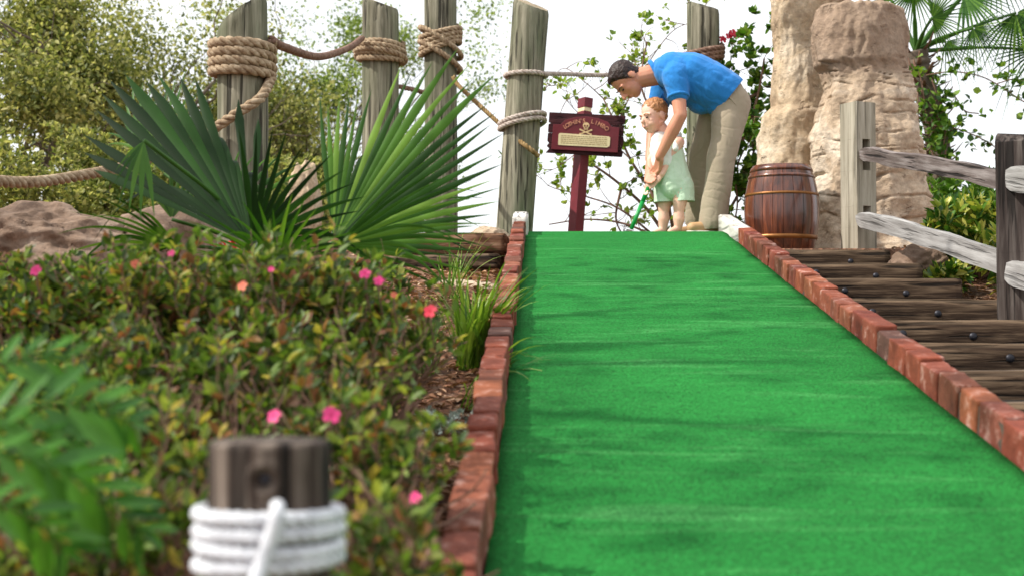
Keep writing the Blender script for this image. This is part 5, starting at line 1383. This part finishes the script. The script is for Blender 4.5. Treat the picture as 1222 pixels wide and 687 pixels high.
# landmarks
hipN, hipF = Q(870, 122, -.10), Q(860, 122, .10)
kneeN, kneeF = Q(861, 190, -.17), Q(838, 186, .18)
ankN, ankF = Q(853, 262, -.16), Q(834, 262, .2)
ankN.z = ZG + .085; ankF.z = ZG + .085
shN, shF = Q(806, 84, -.17), Q(793, 90, .17)
elN, wrN = Q(812, 138, -.25), Q(787, 187, -.17)
elF, wrF = Q(781, 148, .20), Q(775, 190, .04)
headc = Q(748, 96, 0)
upv = Vector((-.90, -.08, .40)); fwv = Vector((-.42, -.22, -.88))
neck0 = Q(782, 88, 0)
B = Body()
HS = .262
Wm = head_into(B, headc, upv, fwv, HS)
B.cap(neck0 + Vector((.03, 0, 0)), .078, Wm(-.10, -.16), .068)
B.cap(Q(806, 90, 0), .085, Q(786, 89), .068)
for y in (-.06, .06): B.cap(Q(818, 96, y), .10, Q(862, 114, y), .09)
B.chain([(shN, .062), (shN.lerp(elN, .45), .053), (elN, .043), (elN.lerp(wrN, .3), .046), (wrN, .030)])
B.chain([(shF, .062), (shF.lerp(elF, .45), .053), (elF, .043), (elF.lerp(wrF, .3), .046), (wrF, .030)])
for h, k, a in ((hipN, kneeN, ankN), (hipF, kneeF, ankF)): B.chain([(h, .085), (h.lerp(k, .5), .075), (k, .055), (k.lerp(a, .3), .052), (a, .038), (a + Vector((-.10, -.02, -.045)), .030)])
# club line
g0, g1 = Q(784, 200, -.06), Q(752, 284, -.14); g1.z = ZG + .02
gd = (g1 - g0).normalized()
hn = g0 + gd * .055; hf = g0 + gd * .10
hand_into(B, wrN, hn + Vector((.014, -.026, .028)), Vector((.45, -.2, -.85)), Vector((-.9, .55, -.25)), 1.08, 1.0, -1)
hand_into(B, wrF, hf + Vector((-.024, .010, .030)), Vector((-.35, -.35, -.85)), Vector((.75, -.75, -.1)), 1.08, 1.0, -1)
body = B.build('body', 'skin', man, .0045, 3, .5)
face_parts(Wm, HS, man)
# hair cap
B = Body(); s = HS
B.ell(Wm(-.085, .155), .405 * s, Wm(1, 0) - Wm(0, 0), .365 * s, Wm(0, 0, 1) - Wm(0, 0), .375 * s)
B.ell(Wm(.13, .37), .17 * s, Wm(1, 0) - Wm(0, 0), .22 * s, Wm(0, 0, 1) - Wm(0, 0), .10 * s)
B.ell(Wm(-.22, -.08), .21 * s, Wm(1, 0) - Wm(0, 0), .29 * s, Wm(0, 0, 1) - Wm(0, 0), .22 * s)
for l in (-1, 1): B.cap(Wm(.06, .08, l * .315), .045 * s, Wm(.05, -.06, l * .315), .025 * s)
fd = (Wm(1, 0) - Wm(0, 0)).normalized(); ud = (Wm(0, 1) - Wm(0, 0)).normalized()
B.build('hair', 'hair_dark', man, .0045, 2, .5, wr=lambda c: .004 * noise.noise(c * 45) + .003 * noise.noise(c * 130), cut=[(Wm(.20, .22), (fd - ud * .62).normalized())])
# shirt
def wr_shirt(c):
    d = .006 * noise.noise(Vector((c.x * 9 + c.z * 5, c.y * 5, c.z * 12 - c.x * 4))); r_ = noise.noise(Vector((c.x * 16 + c.z * 16, c.y * 8, c.z * 6 - c.x * 6)))
    return d - .006 * max(0, .25 - abs(r_)) * 2 + .004
B = Body()
for y in (-.085, .085):
    B.chain([(Q(803, 85, y), .128), (Q(824, 91, y), .160), (Q(848, 103, y), .162), (Q(866, 112, y), .146)])
B.cap(Q(838, 120, -.05), .095, Q(836, 120, .05), .095); B.cap(Q(856, 122, -.09), .095, Q(856, 122, .09), .095)
B.cap(Q(815, 108, -.02), .115, Q(812, 108, .06), .115)
B.cap(Q(797, 84, -.07), .098, Q(793, 85, .07), .098)
B.chain([(shN + Vector((.02, .04, .01)), .098), (shN + Vector((0, -.01, -.04)), .090), (shN.lerp(elN, .52), .074)])
B.chain([(shF + Vector((.02, -.04, .0)), .092), (shF + Vector((0, .01, -.04)), .083), (shF.lerp(elF, .50), .074)])
hem = (Q(883, 97) - Q(850, 137)); hn_ = Vector((-hem.z, 0, hem.x)).normalized(); hn_ = hn_ if hn_.x > 0 else -hn_
# sleeve ends: open cuffs cut square
shirt = B.build('polo_shirt', 'shirt', man, .006, 9, .5, wr=wr_shirt, cut=[(Q(868, 118), hn_)])
# collar
B = Body(); ctr = Q(783, 87, 0); nd = (Wm(-.1, -.3) - neck0).normalized(); e1 = nd.orthogonal().normalized(); e2 = nd.cross(e1)
ring = [(ctr + (e1 * math.cos(a) + e2 * math.sin(a)) * .082 + nd * .006, .017) for a in [2 * PI * k / 14 for k in range(15)]]
B.chain(ring); B.build('collar', 'shirt', shirt, .005, 3)
for sh, el in ((shN, elN), (shF, elF)):
    e = sh.lerp(el, .60); nd = (el - sh).normalized(); e1 = nd.orthogonal().normalized(); e2 = nd.cross(e1); B = Body()
    B.chain([(e + (e1 * math.cos(a) + e2 * math.sin(a)) * .064 - nd * .004, .0135) for a in [2 * PI * k / 16 for k in range(17)]]); B.build('sleeve_band', 'shirt', shirt, .005, 3)
# trousers
def wr_tr(c):
    a = noise.noise(Vector((c.x * 13 + c.z * 3, c.y * 10, c.z * 2.2))); b_ = noise.noise(Vector((c.x * 9 + c.z * 7, c.y * 6, c.z * 9 - c.x * 6)))
    return .009 * a - .005 * max(0, .14 - abs(b_)) * 3 + .004
B = Body()
for y in (-.075, .075): B.chain([(Q(863, 110, y), .125), (Q(870, 124, y), .140)])
B.chain([(Q(874, 124, -.08), .125), (Q(869, 145, -.12), .112), (Q(866, 168, -.15), .097), (Q(860, 192, -.17), .091), (Q(857, 225, -.17), .089), (Q(852, 256, -.16), .093), (Q(852, 266, -.16), .096)])
B.chain([(Q(860, 128, .09), .120), (Q(850, 150, .13), .108), (Q(840, 186, .18), .096), (Q(836, 225, .2), .092), (Q(834, 262, .2), .094)])
tr = B.build('trousers', 'khaki', man, .006, 22, .5, wr=wr_tr, cut=[(Vector((0, 0, ZG + .035)), Vector((0, 0, -1))), (Q(860, 108), (-hn_ * 1.0)) if False else (Q(846, 96, 0), Vector((-.62, 0, .78)))])
B = Body(); 
B.chain([(Q(880, 128, -.205), .006), (Q(872, 118, -.212), .007), (Q(866, 111, -.2), .006)]); B.build('pocket_edge', 'khaki', tr, .003, 1)
# shoes
for a, yy in ((ankN, -.02), (ankF, 0)):
    B = Body(); toe = a + Vector((-.155, -.03 + yy, -.045)); heel = a + Vector((.045, .01, -.042))
    B.chain([(heel, .040), (a + Vector((-.04, 0, -.04)), .043), (toe, .037)], flat=1.0); B.cap(a, .045, a + Vector((-.03, 0, -.03)), .043)
    sh_ = B.build('shoe', 'shoe', man, .005, 3, cut=[(Vector((0, 0, ZG + .014)), Vector((0, 0, -1)))])
    b = MB(); nn = 28
    dirx = (toe - heel).normalized(); sx = Vector((-dirx.y, dirx.x, 0)); cc_ = (toe + heel) / 2; hl = (toe - heel).length / 2 + .042
    ou = [cc_ + dirx * hl * math.cos(2 * PI * k / nn) + sx * .047 * math.sin(2 * PI * k / nn) for k in range(nn)]
    vs = [Vector((v.x, v.y, ZG + .001)) for v in ou] + [Vector((v.x, v.y, ZG + .02)) for v in ou]
    b.add(vs, [tuple(reversed(range(nn))), tuple(range(nn, 2 * nn))] + [(i, (i + 1) % nn, nn + (i + 1) % nn, nn + i) for i in range(nn)]); b.build('sole', M['sole'], sh_)

# club
b = MB(); L_ = (g1 - g0).length
b.tube([g0 - gd * .03, g0, g0 + gd * .10, g0 + gd * .26], [.016, .018, .017, .0155], 14)
t = thing('golf_club', 'small green putter held by the man and the child', 'golf club', Vector((g1.x, g1.y, ZG)))
b.build('grip', M['club'], t)
b = MB(); b.tube([g0 + gd * .255, g1 - gd * .02], [.0145, .013], 12); b.build('shaft', M['club'], t)
B = Body(); B.cap(g1 + Vector((.01, .02, 0)), .013, g1 + Vector((-.03, -.06, 0)), .014); B.build('club_head', 'metal', t, .003, 2)

# child
YC_ = YM - .03
def K(x, y, dy=0.0): return P(x, y, YC_ + dy)
ch = thing('person', 'small red-haired child in a pale mint romper holding the club in front of the man', 'person', Vector((K(800, 283).x, YC_, ZG)))
B = Body(); CS = .236
hc = K(780, 139, -.02)
Wc = head_into(B, hc, (-.22, -.10, 1), (-.80, -.50, -.42), CS, True)
B.cap(K(797, 164), .045, Wc(-.10, -.25), .042)
B.chain([(K(799, 175), .072), (K(803, 200), .085), (K(804, 222), .085)])
sN, sF = K(810, 170, -.05), K(789, 170, .08)
eN, eF = K(797, 191, -.07), K(776, 192, .03)
wN, wF = K(790, 208, -.09), K(777, 208, .0)
B.chain([(sN, .040), (sN.lerp(eN, .5), .034), (eN, .028), (eN.lerp(wN, .4), .028), (wN, .020)]); B.chain([(sF, .036), (sF.lerp(eF, .5), .032), (eF, .027), (wF, .020)])
for hx, kx, ax, dy in ((795, 792, 791, .045), (813, 810, 809, -.045)):
    a = K(ax, 275, dy); a.z = ZG + .045
    B.chain([(K(hx, 226, dy), .062), (K(kx + 1, 243, dy), .047), (K(kx, 253, dy), .036), (K(kx, 262, dy), .040), (a, .026), (a + Vector((-.055, -.03, -.022)), .020)])
hand_into(B, wN, g0 + gd * .15 + Vector((.014, -.018, .012)), Vector((.4, -.1, -.9)), Vector((-.9, .6, -.2)), .58, 1.0, -1)
hand_into(B, wF, g0 + gd * .19 + Vector((-.014, .008, .014)), Vector((-.3, -.3, -.9)), Vector((.8, -.7, -.1)), .58, 1.0, -1)
B.build('body', 'skin_child', ch, .004, 3, .5)
face_parts(Wc, CS, ch, lip='lip_child', brow='hair_red')
B = Body(); s = CS
B.ell(Wc(-.09, .17), .40 * s, Wc(1, 0) - Wc(0, 0), .36 * s, Wc(0, 0, 1) - Wc(0, 0), .36 * s)
B.ell(Wc(-.20, -.02), .22 * s, Wc(1, 0) - Wc(0, 0), .29 * s, Wc(0, 0, 1) - Wc(0, 0), .22 * s)
fd = (Wc(1, 0) - Wc(0, 0)).normalized(); ud = (Wc(0, 1) - Wc(0, 0)).normalized()
B.build('hair', 'hair_red', ch, .004, 2, .5, wr=lambda c: .005 * noise.noise(c * 60) + .003 * noise.noise(c * 150), cut=[(Wc(.20, .22), (fd - ud * .55).normalized())])
def wr_rom(c): return .006 * noise.noise(Vector((c.x * 26, c.y * 22, c.z * 7))) + .003 * noise.noise(c * 40) + .003
B = Body()
B.chain([(K(799, 178), .086), (K(802, 195), .094), (K(804, 213, 0), .112), (K(805, 221), .112)])
B.chain([(K(795, 222, .03), .078), (K(792, 244, .035), .066)]); B.chain([(K(814, 222, -.03), .078), (K(817, 244, -.035), .068)])
rom = B.build('romper', 'mint', ch, .005, 5, .5, wr=wr_rom, cut=[(K(800, 241), Vector((0, 0, -1))), (K(799, 164), Vector((.05, 0, 1)))])
for x, dy, s1 in ((792, -.035, 1), (806, -.05, 1)):
    B = Body(); B.chain([(K(x, 178, dy - .035), .022), (K(x + 1, 165, dy * .9), .021), (K(x + 4, 162, .01), .020), (K(x + 5, 171, .05), .020)]); B.build('strap', 'white_cloth', rom, .004, 2)
B = Body(); B.chain([(K(788, 168, -.035), .062), (K(789, 180, -.04), .078), (K(791, 192, -.04), .074)]); B.build('bib', 'white_cloth', rom, .005, 4, wr=wr_rom)

for o in bpy.data.objects:
    if o.parent is None and 'category' in o and 'kind' not in o: o['kind'] = 'thing'
